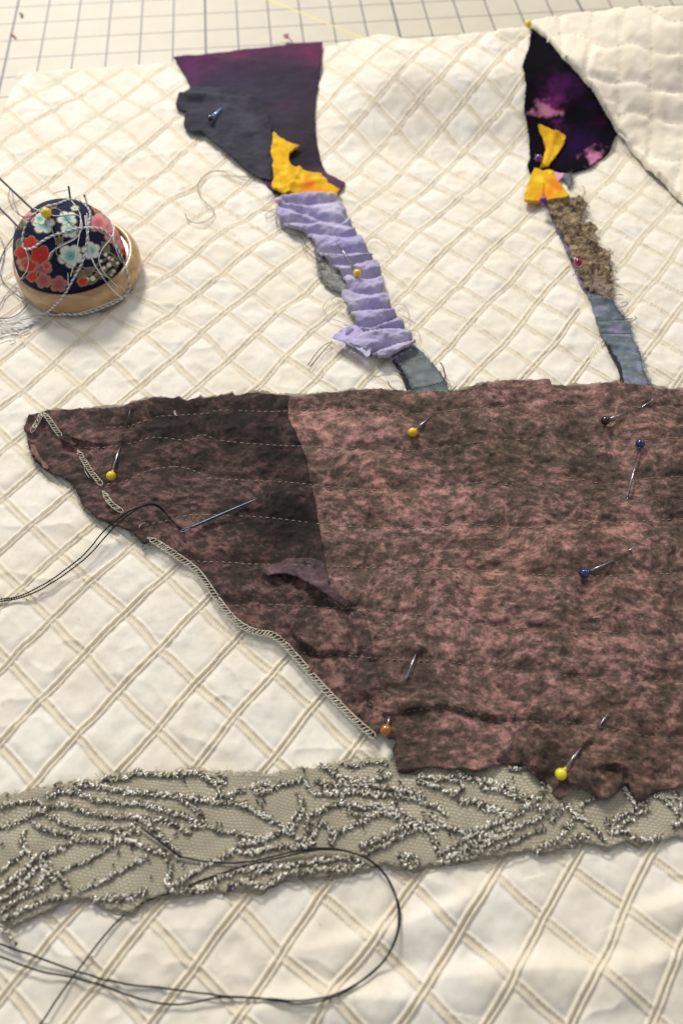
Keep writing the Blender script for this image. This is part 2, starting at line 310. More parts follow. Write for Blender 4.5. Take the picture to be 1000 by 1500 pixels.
# ---------------------------------------------------------------- the quilted cloth
def cloth_material(name='quilted_cotton'):
    m, b, N, L = nodes(name)
    uvn = N('ShaderNodeUVMap', uv_map='lattice'); sp = N('ShaderNodeSeparateXYZ'); L(uvn.outputs[0], sp.inputs[0]); tc = N('ShaderNodeTexCoord')
    def M(op, a, b_=None, c=None):
        n = N('ShaderNodeMath', operation=op)
        for i, v in enumerate((a, b_, c)):
            if v is None: continue
            if isinstance(v, (int, float)): n.inputs[i].default_value = v
            else: L(v, n.inputs[i])
        return n.outputs[0]
    def ramp(v, a, b_, lo, hi):
        r = N('ShaderNodeMapRange', interpolation_type='SMOOTHSTEP'); L(v, r.inputs[0])
        for i, q in enumerate((a, b_, lo, hi)): r.inputs[i+1].default_value = q
        return r.outputs[0]
    nb = N('ShaderNodeTexNoise', Scale=90.0, Detail=3.0); L(tc.outputs['Object'], nb.inputs['Vector'])
    wob = M('MULTIPLY', M('SUBTRACT', nb.outputs[0], .5), .02)
    du = M('PINGPONG', M('ADD', sp.outputs[0], wob), .5); dv = M('PINGPONG', M('ADD', sp.outputs[1], wob), .5)
    mu = ramp(du, .062, .085, 1, 0); mv = ramp(dv, .064, .082, 1, 0)
    n1 = N('ShaderNodeTexNoise', Scale=26.0, Detail=5.0, Roughness=.6); L(tc.outputs['Object'], n1.inputs['Vector'])
    n2 = N('ShaderNodeTexNoise', Scale=420.0, Detail=4.0, Roughness=.7); L(tc.outputs['Object'], n2.inputs['Vector'])
    n3 = N('ShaderNodeTexVoronoi', Scale=150.0); L(tc.outputs['Object'], n3.inputs['Vector'])
    def mix(f, c1, c2, mode='MIX'):
        x = N('ShaderNodeMix', data_type='RGBA', blend_type=mode)
        for i, v in ((0, f), (6, c1), (7, c2)):
            if isinstance(v, tuple): x.inputs[i].default_value = (*s2l(v), 1)
            elif isinstance(v, (int, float)): x.inputs[i].default_value = v
            else: L(v, x.inputs[i])
        return x.outputs[2]
    ground = mix(ramp(n1.outputs[0], .38, .62, 0, 1), (224, 214, 195), (229, 222, 208))
    c = mix(mv, ground, (219, 207, 185)); c = mix(mu, c, (222, 211, 189))
    # twill threads in the bands
    tw = M('ADD', M('MULTIPLY', M('SINE', M('MULTIPLY', M('ADD', sp.outputs[0], M('MULTIPLY', sp.outputs[1], .35)), 105.0)), .5), .5)
    band = M('MAXIMUM', mu, mv)
    c = mix(M('MULTIPLY', M('MULTIPLY', band, tw), .26), c, (202, 187, 158))
    c = mix(ramp(n2.outputs[0], .35, .7, 0, .22), c, (205, 192, 165))
    speck = ramp(n3.outputs['Distance'], .035, .06, .55, 0)
    vs = N('ShaderNodeSeparateXYZ'); L(n3.outputs['Color'], vs.inputs[0])
    c = mix(M('MULTIPLY', speck, M('GREATER_THAN', vs.outputs[0], .93)), c, (120, 96, 70))
    L(c, b.inputs['Base Color']); b.inputs['Roughness'].default_value = .88; b.inputs['Specular IOR Level'].default_value = .25; b.inputs['Sheen Weight'].default_value = .08
    hgt = M('ADD', M('MULTIPLY', n2.outputs[0], .6), M('MULTIPLY', M('MULTIPLY', band, tw), .5))
    bp = N('ShaderNodeBump', Strength=.55, Distance=.00028); L(hgt, bp.inputs['Height']); L(bp.outputs[0], b.inputs['Normal'])
    return m
MC = cloth_material()
top_px = A("25,103 60,102 120,97 200,92 255,87 330,80 400,73 470,66 600,53 675,46 755,37 778,33 800,60 1000,120 1200,160")
top_w = hit(top_px, H); left_px = A("24,104 17,139 10,155 6,194 4,215 5,240 1,262 -6,330 -40,520 -120,900 -200,1640"); left_w = hit(left_px, H)
right_w = hit(A("1130,60 1130,300 1150,700 1170,1100 1190,1640"), H)
nx, ny = 640, 800
u = np.linspace(0, 1, nx+1); v = np.linspace(0, 1, ny+1)
Yb = gxy(500, 1600)[1]
g = (np.exp(v*.95)-1)/(math.exp(.95)-1)
lo = np.argsort(left_w[:, 1]); ro = np.argsort(right_w[:, 1])
Ymean = Yb+(.56-Yb)*g
Xl = np.interp(Ymean, left_w[lo, 1], left_w[lo, 0]); Xr = np.interp(Ymean, right_w[ro, 1], right_w[ro, 0])
X = Xl[:, None]+(Xr-Xl)[:, None]*u[None]
Yt = np.interp(X, top_w[:, 0], top_w[:, 1])+.0006*(fbm(X*300, X*0+2, 2, 4)-.5)
Y = Yb+(Yt-Yb)*g[:, None]
Xf = X.ravel(); Yf = Y.ravel(); Zb = H(Xf, Yf); uv = lattice(Xf, Yf, Zb)
Zf = Zb+weave(uv, Xf, Yf)
# rounded hem along the far and the left edge
dl = np.minimum((Yt-Y).ravel(), (X-Xl[:, None]).ravel()); Zf -= .0016*np.exp(-np.clip(dl, 0, 1)/.0012)
id_ = np.arange((nx+1)*(ny+1)).reshape(ny+1, nx+1)
q = np.stack([id_[:-1, :-1], id_[:-1, 1:], id_[1:, 1:], id_[1:, :-1]], -1).reshape(-1, 4)
CV = np.c_[Xf, Yf, Zf]
rim = np.r_[id_[0, :-1], id_[:-1, -1], id_[-1, ::-1][:-1], id_[::-1, 0][:-1]]
rv = CV[rim].copy(); rv[:, 2] = MAT_Z+.0002; k = np.arange(len(rim)); k2 = (k+1) % len(rim)
cloth = empty('quilted_cloth', (0, .1, MAT_Z)); tag(cloth, 'cream cloth woven with a lattice of diamonds, its far corner folded over', 'cloth')
mb = MB(); mb.add(np.vstack([CV, rv]), np.vstack([q, np.stack([rim[k], k+len(CV), k2+len(CV), rim[k2]], 1)]))
mb.build('woven_face', MC, cloth, uv=np.vstack([uv, uv[rim]]))
# ---------------------------------------------------------------- sheets of cut cloth
def sheet(name, out_px, hf, off, cell, mat, parent=None, dz=None, dye=(1, 1, 1), thick=.0006, jag=.0003, use_march=False, floor=None, seed=1, drop=.0):
    """a piece of cloth cut along out_px, lying off above hf; dz(px, py, X, Y) is its relief, dye its colour"""
    o = resample(out_px, 3.0, True)
    OW = (march if use_march else hit)(o, hf, off)[:, :2]
    s = np.arange(len(OW)); OW = OW+jag*(np.stack([vnoise(s*.9, s*0+1.0, seed), vnoise(s*.9, s*0+7.0, seed+3)], 1)-.5)*2
    lo = OW.min(0)-cell; hi = OW.max(0)+cell
    xs = np.arange(lo[0], hi[0]+cell, cell); ys = np.arange(lo[1], hi[1]+cell, cell)
    GX, GY = np.meshgrid(xs, ys); cx = (GX[:-1, :-1]+cell/2).ravel(); cy = (GY[:-1, :-1]+cell/2).ravel()
    ins = inside(cx, cy, OW); n_ = len(xs); ii = np.arange(GX.size).reshape(GX.shape)
    q = np.stack([ii[:-1, :-1].ravel(), ii[:-1, 1:].ravel(), ii[1:, 1:].ravel(), ii[1:, :-1].ravel()], 1)[ins]
    e = np.vstack([q[:, [0, 1]], q[:, [1, 2]], q[:, [2, 3]], q[:, [3, 0]]])
    key = np.minimum(e[:, 0], e[:, 1])*GX.size+np.maximum(e[:, 0], e[:, 1])
    uq, inv, cnt = np.unique(key, return_inverse=True, return_counts=True); be = e[cnt[inv] == 1]
    bv = np.unique(be); VX = GX.ravel().copy(); VY = GY.ravel().copy()
    # boundary vertices move onto the outline
    P0 = np.stack([VX[bv], VY[bv]], 1); OWn = np.roll(OW, -1, 0)
    best = np.full(len(P0), 1e9); tgt = P0.copy()
    for i in range(0, len(OW)):
        a = OW[i]; d = OWn[i]-a; t = np.clip(((P0-a)@d)/(d@d+1e-14), 0, 1); c = a+t[:, None]*d; dd = np.hypot(*(P0-c).T)
        m = dd < best; best[m] = dd[m]; tgt[m] = c[m]
    VX[bv] = tgt[:, 0]; VY[bv] = tgt[:, 1]
    used = np.unique(q); mp = np.full(GX.size, -1); mp[used] = np.arange(len(used)); q = mp[q]; be = mp[be]
    X = VX[used]; Y = VY[used]; zb = hf(X, Y)+off
    px, py = project(X, Y, zb)
    z = zb+(dz(px, py, X, Y) if dz else 0)
    c = dye(px, py, X, Y) if callable(dye) else np.broadcast_to(np.array(dye, float), (len(X), 3))
    bvi = mp[bv]; z = np.array(z)
    z[bvi] -= drop
    V = np.c_[X, Y, z]; bot = V[bvi].copy()
    bot[:, 2] = np.minimum(bot[:, 2]-thick, 9) if floor is None else floor(bot)
    bm_ = np.full(len(X), -1); bm_[bvi] = len(X)+np.arange(len(bvi))
    sk = np.stack([be[:, 1], be[:, 0], bm_[be[:, 0]], bm_[be[:, 1]]], 1)
    mb = MB(); mb.add(np.vstack([V, bot]), np.vstack([q, sk]), None, np.vstack([c, c[bvi]]))
    return mb.build(name, mat, parent)
def hairs(name, base, dirs, n, lo, hi, mat, parent=None, r=.00007, curl=.6, lift=.0006, seed=3, col=None, kind='stuff', seg=5):
    """loose fibres: n hairs that leave points of base (m x 3) along dirs (m x 2), curling as they go"""
    rg = np.random.default_rng(seed); mb = MB(); m = len(base)
    for k in range(n):
        i = rg.integers(m); L_ = rg.uniform(lo, hi); p = base[i]+np.r_[rg.normal(0, .0003, 2), 0]; a = math.atan2(dirs[i][1], dirs[i][0])+rg.normal(0, .5); w = rg.normal(0, curl)
        pts = [p]
        for s_ in range(seg):
            a += w+rg.normal(0, .2); p = p+np.array([math.cos(a), math.sin(a), rg.normal(0, .25)+(.3 if s_ < 2 else -.25)*lift/.0006*.6])*L_/seg; pts.append(p)
        pts = np.array(pts); pts[:, 2] = np.maximum(pts[:, 2], H(pts[:, 0], pts[:, 1])+.0002)
        mb.tube(pts, np.linspace(r, r*.5, len(pts)), 3, None if col is None else col[rg.integers(len(col))])
    o = mb.build(name, mat, parent); tag(o, kind=kind); return o
def along(px, hf, off, step=2.0, out=+1):
    """points along a photo polyline with outward directions on its left (out=+1) or right"""
    p = resample(px, step); w = hit(p, hf, off); t = np.gradient(w[:, :2], axis=0); n = np.stack([-t[:, 1], t[:, 0]], 1)*out
    return w, n/(np.linalg.norm(n, axis=1)[:, None]+1e-12)
def cyc(px, py, c, r): return np.exp(-((px-c[0])/r)**2-((py-c[1])/(r*.75))**2)
def blend(base, items):
    """base colour with soft dye spots: (mask, colour)"""
    c = np.array(base, float)
    if c.ndim == 1: c = np.broadcast_to(c, (len(items[0][0]), 3)).copy()
    for m, k in items: c = c*(1-m[:, None])+s2l(k)*m[:, None]
    return c
# lint and clippings scattered over the cloth
lp = np.stack([rng.uniform(-20, 1020, 130), rng.uniform(110, 1500, 130)], 1); lw_ = hit(lp, H, .0006)
hairs('lint', lw_, rng.normal(0, 1, (130, 2)), 130, .001, .005, solid('lint_fibre_pale', (190, 176, 150), .9), cloth, r=.00006, curl=.9, seed=51, col=None)
hairs('lint', lw_[:30], rng.normal(0, 1, (30, 2)), 26, .0006, .0016, solid('lint_fibre_dark', (86, 74, 66), .9), cloth, r=.00008, curl=.9, seed=52, col=None)
# ---------------------------------------------------------------- the folded far corner of the cloth
e0 = gxy(775, 36); e1 = gxy(1000, 290); ed = (e1-e0)/np.linalg.norm(e1-e0); en = np.array([-ed[1], ed[0]]); en = en if en[0] > 0 else -en
elen = np.linalg.norm(e1-e0)
def flap_off(X, Y):
    s = (X-e0[0])*ed[0]+(Y-e0[1])*ed[1]; d = np.clip((X-e0[0])*en[0]+(Y-e0[1])*en[1], -.01, 1)
    return .0022+.0020*sst(0, .45, s/elen)+.62*np.clip(d, 0, 1)-.9*np.clip(d-.085, 0, 1)**1.25
hf_flap = lambda X, Y: H(X, Y)*np.exp(-np.clip((X-.24)/.1, 0, 9))+flap_off(X, Y)
FLAP = A("773,31 790,30 815,26 850,21 900,13 945,8 1000,13 1060,16 1130,22 1130,430 1040,335 1000,290 975,266 960,255 944,236 925,215 915,198 905,189 896,172 880,150 866,126 845,100 826,81 801,52 786,42")
def flap_cell(px, py):
    wob = 5*(fbm(px/45, py/45, 2, 21)-.5)
    wb2 = 16*(fbm(px/70+5, py/60, 3, 25)-.5)
    a = (px-862-(py-100)*-.055+wob+wb2)/46.5; b_ = (py-58-(px-862)*.14+wob-wb2-6*np.sin(a*3.1))/52
    return a, b_
def flap_dz(px, py, X, Y):
    a, b_ = flap_cell(px, py); da = np.abs(a-np.round(a)); db = np.abs(b_-np.round(b_))
    pil = (1-np.exp(-(da/.13)**2))*(1-np.exp(-(db/.13)**2))
    return .0017*pil*(.4+1.2*fbm(px/50, py/50, 2, 35))+.0032*(fbm(px/22, py/22, 3, 31)-.5)-.0012*np.exp(-((da/.05)**2+(db/.05)**2))
MF = fabric('quilt_backing', var=.06, nscale=60, bump=.4, rough=.9, sheen=.05)
fl = sheet('folded_corner', FLAP, hf_flap, 0, .0011, MF, cloth, flap_dz, lambda px, py, X, Y: blend(s2l((222, 211, 190)), [(sst(.45, .75, fbm(px/30, py/30, 3, 8))*.5, (226, 217, 200))]),
           use_march=True, jag=.0003, floor=lambda b: np.where(b[:, 2]-H(b[:, 0], b[:, 1]) > .02, MAT_Z+.0003, np.maximum(b[:, 2]-.0042, H(b[:, 0], b[:, 1])+.0004)))
tag(fl, 'plain backing of the folded corner, pinched into a grid by its stitching')
# stitches of the folded corner
mb = MB()
MW = solid('white_thread', (226, 220, 206), .8); MGT = solid('backing_thread', (204, 196, 180), .7)
for k in range(-2, 7):
    for ver in (0, 1):
        t = np.linspace(0, 330, 120)
        if ver == 0: pl = np.stack([862+46.5*k-.055*(t-100), t], 1)
        else: pl = np.stack([760+t, 58+52*k+(760+t-862)*.14], 1)
        m = inside(pl[:, 0], pl[:, 1], FLAP) & (pl[:, 0] < 1020); pl = pl[m]
        if len(pl) < 8: continue
        # settle each point into the groove
        for it in range(4):
            a, b_ = flap_cell(pl[:, 0], pl[:, 1])
            if ver == 0: pl[:, 0] -= (a-k)*46.5*.8
            else: pl[:, 1] -= (b_-k)*52*.8
        w = march(pl, hf_flap, 0); w[:, 2] += flap_dz(pl[:, 0], pl[:, 1], 0, 0)+.0002
        w = resample(w, .0006)
        for i in range(2, len(w)-4, 7): mb.tube(w[i:i+4], .00022, 4)
tag(mb.build('quilting_stitch', MGT, cloth), kind='stuff')
w, n = along(A("786,42 801,52 826,81 845,100 866,126 880,150 896,172 905,189 925,215 960,255"), hf_flap, 0, 2.0, 1)
hairs('frayed_edge', w, -np.tile(en, (len(w), 1)), 70, .001, .004, MW, cloth, r=.00016, seed=5)
mb = MB()
for p in ("801,62 803,56 801,50", "823,85 829,80 831,76", "826,80 831,82", "906,196 912,201 920,209"): mb.tube(march(smooth(A(p), 5), hf_flap, .0012), .00055, 5)
tag(mb.build('loose_thread', MW, cloth), kind='stuff')
# ---------------------------------------------------------------- the brown and pink patchwork
BR = A("40,622 44,612 65,606 75,604 110,602 160,600 185,596 210,588 225,584 240,585 255,586 262,582 268,588 275,590 295,583 300,588 340,578 345,583 365,578 400,580 425,583 460,580 520,575 560,573 600,576 640,574 668,575 700,566 740,561 770,560 803,558 806,570 840,567 900,563 950,567 962,572 1000,573 1080,575 1080,1130 1000,1149 985,1156 965,1160 945,1168 931,1176 922,1160 916,1147 911,1150 905,1158 895,1168 886,1173 874,1170 862,1160 846,1154 832,1152 828,1166 820,1172 811,1166 799,1149 790,1143 780,1138 765,1120 750,1119 735,1120 720,1124 698,1130 672,1127 650,1128 640,1124 620,1126 598,1133 582,1132 578,1115 574,1098 567,1082 557,1068 550,1083 520,1055 480,1015 440,970 415,942 398,930 380,928 360,920 340,905 318,877 290,838 260,815 235,798 224,792 217,797 210,798 205,790 185,775 160,768 140,757 122,742 110,715 100,705 80,695 68,690 50,675 43,655 42,640 36,630")
SEAM = smooth(A("425,576 422,600 426,622 440,650 451,684 455,710 462,735 468,775 474,806 480,850 481,880 500,893 528,897 537,912 543,940 549,970 556,1000 563,1036 572,1070 586,1100 600,1140"), 5)
STL = [smooth(A(s), 4) for s in (
 "156,626 186,625 210,617 234,610 300,606 324,601 400,603 476,599 544,604 588,607 640,604 692,597 749,593 802,585",
 "820,595 877,593 930,597 978,596 1060,600",
 "114,655 141,656 168,654 198,648 222,641 246,642 276,645 296,637 328,646 400,652 456,654 528,658 584,661 640,657 714,646 802,645 894,652 974,642 1060,640",
 "138,708 174,708 198,698 222,688 264,684 300,696 312,701 400,705 440,708 480,713 560,718 630,717 705,706 745,710 824,699 890,709 956,700 1060,697",
 "204,770 240,764 280,754 352,756 400,759 464,767 520,772 580,774 626,772 679,767 749,773 806,771 833,763 900,765 1000,760 1060,758",
 "280,822 340,824 360,826 404,827 468,829 560,832 670,834 771,841 868,844 956,841 1060,838",
 "336,888 380,885 428,887 484,890 530,892 575,898 665,905 725,916 800,922 900,927 1000,937 1060,942",
 "444,956 484,960 500,960 585,967 640,969 700,975 800,987 900,995 1060,1000",
 "540,1032 580,1044 650,1036 725,1052 790,1057 850,1060 950,1079 1060,1082")]
CREASE = [(smooth(A(s), 6), h, w) for s, h, w in (
 ("540,1028 552,1040 565,1046 600,1041 650,1036 685,1044 725,1052 790,1057", .0026, 26),
 ("424,918 432,932 440,942 455,953 468,958 492,957 514,961", .0030, 22),
 ("640,967 665,971 695,975", .0009, 12),
 ("100,640 117,650 141,654 160,652", .0024, 16),
 ("183,652 196,647 204,636", .0012, 9), ("232,660 237,640 238,625", .0007, 9), ("275,690 290,740 300,775", .0008, 14),
 ("860,1128 893,1122 912,1128 922,1140", .0026, 18),
 ("752,1085 765,1105 782,1130 800,1145", .0022, 22), ("896,1172 905,1150 908,1128", .0020, 12), ("832,700 838,740 842,790", .0009, 26), ("806,560 808,580 812,600", .0018, 12),
 ("322,600 324,615", .0008, 9), ("318,720 300,700 290,650", .0006, 16), ("520,1010 545,1022 560,1036", .0014, 12))]
PINR = [((632, 608), (642, 600)), ((918, 603), (938, 597)), ((896, 821), (918, 808)), ((850, 1095), (876, 1064)), ((176, 655), (181, 636)), ((571, 1045), (576, 1028)), ((589, 1005), (594, 994)), ((610, 956), (614, 944)), ((918, 733), (917, 744))]
def brown_dz(px, py, X, Y):
    d = np.full(px.shape, 1e9)
    for s in STL: d = np.minimum(d, pdist(px, py*1.25, s*[1, 1.25]))
    z = .0010*(1-np.exp(-(d/12)**2))-.0004*np.exp(-(d/2.6)**2)
    z = z+.0022*(fbm(px/60, py/40, 4, 41)-.5)+.0007*(fbm(px/9+4*fbm(px/50, py/50, 2, 3), py/14, 3, 47)-.5)
    z = z+.0013*(1-np.abs(2*fbm(px/26, py/20, 3, 57)-1))**3
    for pl, h, w in CREASE:
        lo = pl.min(0)-4*w; hi = pl.max(0)+4*w; m = (px > lo[0]) & (px < hi[0]) & (py > lo[1]) & (py < hi[1])
        if not m.any(): continue
        dd, sd, al = pdist(px[m], py[m], pl, True); f = np.sin(math.pi*np.clip(al, .03, .97))**.5
        up = sd > 0
        z[m] += f*np.where(up, 1.35*h*np.exp(-dd/w), 1.35*h*np.exp(-(dd/1.8)**2)-.0004*np.exp(-(dd/8)**2)*0)
    for a_, b_ in PINR:
        m = np.hypot(px-(a_[0]+b_[0])/2, py-(a_[1]+b_[1])/2) < 45
        if m.any(): z[m] += .0011*np.exp(-(pdist(px[m], py[m], np.array([a_, b_], float))/4.5)**2)
    # the hem waves where it lies over the lace
    e = sst(1085, 1150, py); z = z+e*.0022*np.sin(px/17+2*np.sin(px/41))*sst(560, 620, px)
    return z
def mottle_material(name, dark, mid, pink, lo, hi, warm):
    m, b, N, L = nodes(name)
    tc = N('ShaderNodeTexCoord')
    def nz(sc, det, dist=0., rough=.6, vec=None):
        n = N('ShaderNodeTexNoise', Scale=float(sc), Detail=float(det), Distortion=float(dist), Roughness=rough); L(vec or tc.outputs['Object'], n.inputs['Vector']); return n
    # brush the pattern along slow swirls
    w = nz(13, 2); wm = N('ShaderNodeVectorMath', operation='SCALE'); wm.inputs['Scale'].default_value = .036; L(w.outputs['Color'], wm.inputs[0])
    wa = N('ShaderNodeVectorMath', operation='ADD'); L(tc.outputs['Object'], wa.inputs[0]); L(wm.outputs[0], wa.inputs[1])
    mp = N('ShaderNodeMapping'); mp.inputs['Rotation'].default_value = (0, 0, .7); mp.inputs['Scale'].default_value = (1, 1.6, 1); L(wa.outputs[0], mp.inputs[0])
    a = nz(165, 9, .25, .74, mp.outputs[0]); c = nz(34, 4, .5, .6, wa.outputs[0]); f = nz(700, 4, 0, .7)
    def M(op, x, y):
        n = N('ShaderNodeMath', operation=op)
        for i, v in enumerate((x, y)):
            if isinstance(v, (int, float)): n.inputs[i].default_value = v
            else: L(v, n.inputs[i])
        return n.outputs[0]
    s = M('ADD', M('MULTIPLY', a.outputs[0], .64), M('ADD', M('MULTIPLY', c.outputs[0], .30), M('MULTIPLY', f.outputs[0], .17)))
    at = N('ShaderNodeAttribute', attribute_name='dye'); sp = N('ShaderNodeSeparateColor'); L(at.outputs['Color'], sp.inputs[0])
    s = M('ADD', s, M('SUBTRACT', sp.outputs[0], .5))
    r = N('ShaderNodeValToRGB'); e = r.color_ramp.elements; e[0].position = lo; e[0].color = (*s2l(dark), 1); e[1].position = hi; e[1].color = (*s2l(pink), 1)
    k = e.new((lo+hi)/2-.01); k.color = (*s2l(mid), 1); L(s, r.inputs[0])
    hue = nz(24, 3); rr = N('ShaderNodeMapRange'); rr.inputs[1].default_value = .42; rr.inputs[2].default_value = .66; L(hue.outputs[0], rr.inputs[0])
    mx = N('ShaderNodeMix', data_type='RGBA', blend_type='MULTIPLY'); mx.inputs[7].default_value = (*warm, 1); L(rr.outputs[0], mx.inputs[0]); L(r.outputs[0], mx.inputs[6])
    gv = N('ShaderNodeMix', data_type='RGBA', blend_type='MULTIPLY'); gv.inputs[0].default_value = 1; g2 = M('MULTIPLY', sp.outputs[1], 2.0); L(mx.outputs[2], gv.inputs[6]); L(g2, gv.inputs[7])
    L(gv.outputs[2], b.inputs['Base Color']); b.inputs['Roughness'].default_value = .85; b.inputs['Sheen Weight'].default_value = .06; b.inputs['Specular IOR Level'].default_value = .22; b.inputs['Sheen Roughness'].default_value = .4
    wr = nz(170, 6, .8, .6, mp.outputs[0]); f2 = nz(1500, 2)
    bp = N('ShaderNodeBump', Strength=.5, Distance=.0004); L(M('ADD', wr.outputs[0], M('MULTIPLY', f2.outputs[0], .25)), bp.inputs['Height']); L(bp.outputs[0], b.inputs['Normal'])
    return m
MPK = mottle_material('pink_brown_mottle', (55, 45, 38), (95, 76, 67), (174, 128, 121), .46, .68, (1.0, .96, .90))
MDK = mottle_material('dark_mottle', (43, 35, 31), (68, 54, 48), (138, 101, 94), .455, .69, (.98, .96, .98))
patch = empty('patchwork', (.06, -.01, 0)); tag(patch, 'large brown and pink mottled patchwork, stitched in rows and pinned across the cloth', 'patchwork')
sm_l = SEAM[(SEAM[:, 1] > 582) & (SEAM[:, 1] < 1066)]
# left panel: tip to a little past the seam; right panel: from the seam on, lying over it
iT = 20; 
def cut(poly, keep_left):
    """split BR at the seam"""
    tops = np.array([abs(p[0]-425)+abs(p[1]-583) for p in poly]); a = tops.argmin()
    bots = np.array([abs(p[0]-574)+abs(p[1]-1098) for p in poly]); b = bots.argmin()
    sm = SEAM[(SEAM[:, 1] > 590) & (SEAM[:, 1] < 1092)]
    if keep_left: return np.vstack([poly[b+1:], poly[:a+1], sm+[9, 0]])
    return np.vstack([poly[a:b+1], sm[::-1]])
def dk(px, py, X, Y):
    c = np.full((len(px), 3), .5); c[:, 0] += -.03*cyc(px, py, (420, 740), 60)+.03*cyc(px, py, (150, 690), 60)+.03*cyc(px, py, (270, 780), 60)+.03*cyc(px, py, (400, 900), 60)+.03*cyc(px, py, (500, 1010), 60)
    st_ = np.maximum.reduce([cyc(px, py, (385, 640), 95), cyc(px, py, (420, 770), 70), .75*cyc(px, py, (280, 610), 120)])
    low = sst(850, 1010, py)
    c[:, 1] = .5*(.90-.52*np.clip(st_*1.3, 0, 1)*(.4+1.2*fbm(px/40, py/40, 3, 61))+.14*low+.18*np.exp(-(pdist(px, py, SEAM)/30)**2)*sst(720, 860, py)); return c
def pk(px, py, X, Y):
    c = np.full((len(px), 3), .5); c[:, 0] += .035*cyc(px, py, (480, 640), 60)+.025*cyc(px, py, (600, 850), 110)-.04*cyc(px, py, (690, 660), 70)-.025*cyc(px, py, (830, 640), 60)+.02*cyc(px, py, (700, 760), 40)-.025*cyc(px, py, (900, 880), 80)-.02*cyc(px, py, (720, 700), 50)-.015*sst(1040, 1120, py)
    sd = pdist(px, py, SEAM); c[:, 1] = .5*(1.0-.14*np.exp(-(sd/30)**2)*sst(700, 900, py)+.05*np.exp(-(sd/50)**2)*sst(750, 650, py)-.10*sst(960, 1120, py)); return c
hf_patch = H
OFF_D, OFF_P = .0013, .0019
BL = cut(BR, True); BP = cut(BR, False)
tag(sheet('dark_panel', BL, H, OFF_D, .0008, MDK, patch, brown_dz, dk, .0012, .00035), 'darker brown end panel tapering to a point')
tag(sheet('pink_panel', BP, H, OFF_P, .0008, MPK, patch, brown_dz, pk, .0012, .00025), 'pinker brown main panel')
def on_patch(p, off=0.0):
    """points on the patchwork's own relief"""
    p = np.asarray(p, float); w = hit(p, H, OFF_P); w[:, 2] += brown_dz(p[:, 0], p[:, 1], w[:, 0], w[:, 1])
    d = (CAM-w); d /= np.linalg.norm(d, axis=1)[:, None]; dz = d/d[:, 2:]
    w = hit(p, lambda X, Y: np.interp(0, [0, 1], [0, 0])+H(X, Y)+brown_dz(*project(X, Y, H(X, Y)+OFF_P), X, Y), OFF_P+off)
    return w
# running stitches
MST = solid('beige_thread', (152, 135, 115), .75); MST2 = solid('dim_thread', (132, 112, 98), .75)
for i, s in enumerate(STL):
    p = resample(s, 1.6); mb = MB(); j = 0
    w = on_patch(p, .00022)
    while j < len(p)-6:
        L_ = 4 if rng.random() > .15 else 3
        if rng.random() > (.08 if p[j][0] < 640 else .3):
            ww = w[j:j+L_].copy(); ww[:, 2] += .0001*np.sin(np.linspace(0, math.pi, L_))
            mb.tube(ww, .00019, 5)
        j += L_+2
    tag(mb.build('stitch_row', MST if i < 6 else MST2, patch), kind='stuff')
# overlocked edge: two needle threads with chained loops between them
MOV = solid('overlock_thread', (202, 192, 172), .75)
for s in ("66,606 74,617 84,632 90,639", "116,662 124,676 136,694 150,711", "153,722 160,734 168,742 181,750", "220,789 235,798 260,815 290,838 318,877 340,905 360,920 380,927 398,930 415,942 440,970 480,1015 520,1055 550,1081", "61,607 53,622 45,634"):
    c = resample(smooth(A(s), 8), 1.0); w0 = on_patch(c, .0012) if len(c) < 60 else hit(c, H, .0032)
    w0 = resample(w0, .0003); t = np.gradient(w0, axis=0); t /= np.linalg.norm(t, axis=1)[:, None]; n = np.stack([-t[:, 1], t[:, 0], 0*t[:, 0]], 1)
    n /= np.linalg.norm(n, axis=1)[:, None]; mb = MB(); hw = .00135 if len(c) > 60 else .0011
    fade = np.clip(np.minimum(np.arange(len(w0)), np.arange(len(w0))[::-1])/5, .4, 1)[:, None]
    mb.tube(w0+n*hw*fade, .0002, 5); mb.tube(w0-n*hw*fade, .0002, 5)
    st = 6
    for k in range(0, len(w0)-st-2, st):
        th = np.linspace(0, 2*math.pi, 11); j = rng.normal(0, .00022, 2); hq = hw*rng.uniform(.8, 1.12)
        lp = w0[k]+(n[k]*np.sin(th)[:, None]*hq*1.08*fade[k]+t[k]*(np.cos(th)*.0011+.0007*np.sin(th)+j[0])[:, None])+np.array([0, 0, 1])*(.0004*np.cos(th*.5)**2+.0003*np.abs(np.cos(th)))[:, None]
        mb.tube(lp, .0002, 4)
    tag(mb.build('overlock_stitching', MOV, patch), kind='stuff')
    hairs('frayed_edge', w0, n[:, :2]*rng.choice([-1, 1]), len(w0)//9, .0008, .0025, MOV, patch, r=.00007, seed=len(c))
# raised loose flap
FLP = A("382,838 392,832 404,826 420,819 438,817 456,818 474,824 480,840 481,856 486,870 502,878 524,886 514,890 500,891 488,884 476,873 460,864 440,851 420,843 404,845 392,846")
def flp_dz(px, py, X, Y):
    f = sst(818, 850, py-.26*(px-400)); return .0003+.0042*f*np.sin(math.pi*np.clip((px-376)/150, 0, 1))**.7+.0012*(fbm(px/14, py/14, 3, 71)-.5)
hf_b = lambda X, Y: H(X, Y)+brown_dz(*project(X, Y, H(X, Y)+OFF_P), X, Y)
MFLP = mottle_material('plum_mottle', (58, 46, 46), (92, 72, 74), (140, 106, 106), .42, .68, (.95, .95, 1.05))
tag(sheet('loose_flap', FLP, hf_b, OFF_P+.0002, .0006, MFLP, patch, flp_dz, (.49, .34, .5), .0008, .0003), 'lifted plum flap of cloth with its lower edge standing clear')
FL2 = A("87,636 96,634 108,641 116,649 112,657 100,652 90,646")
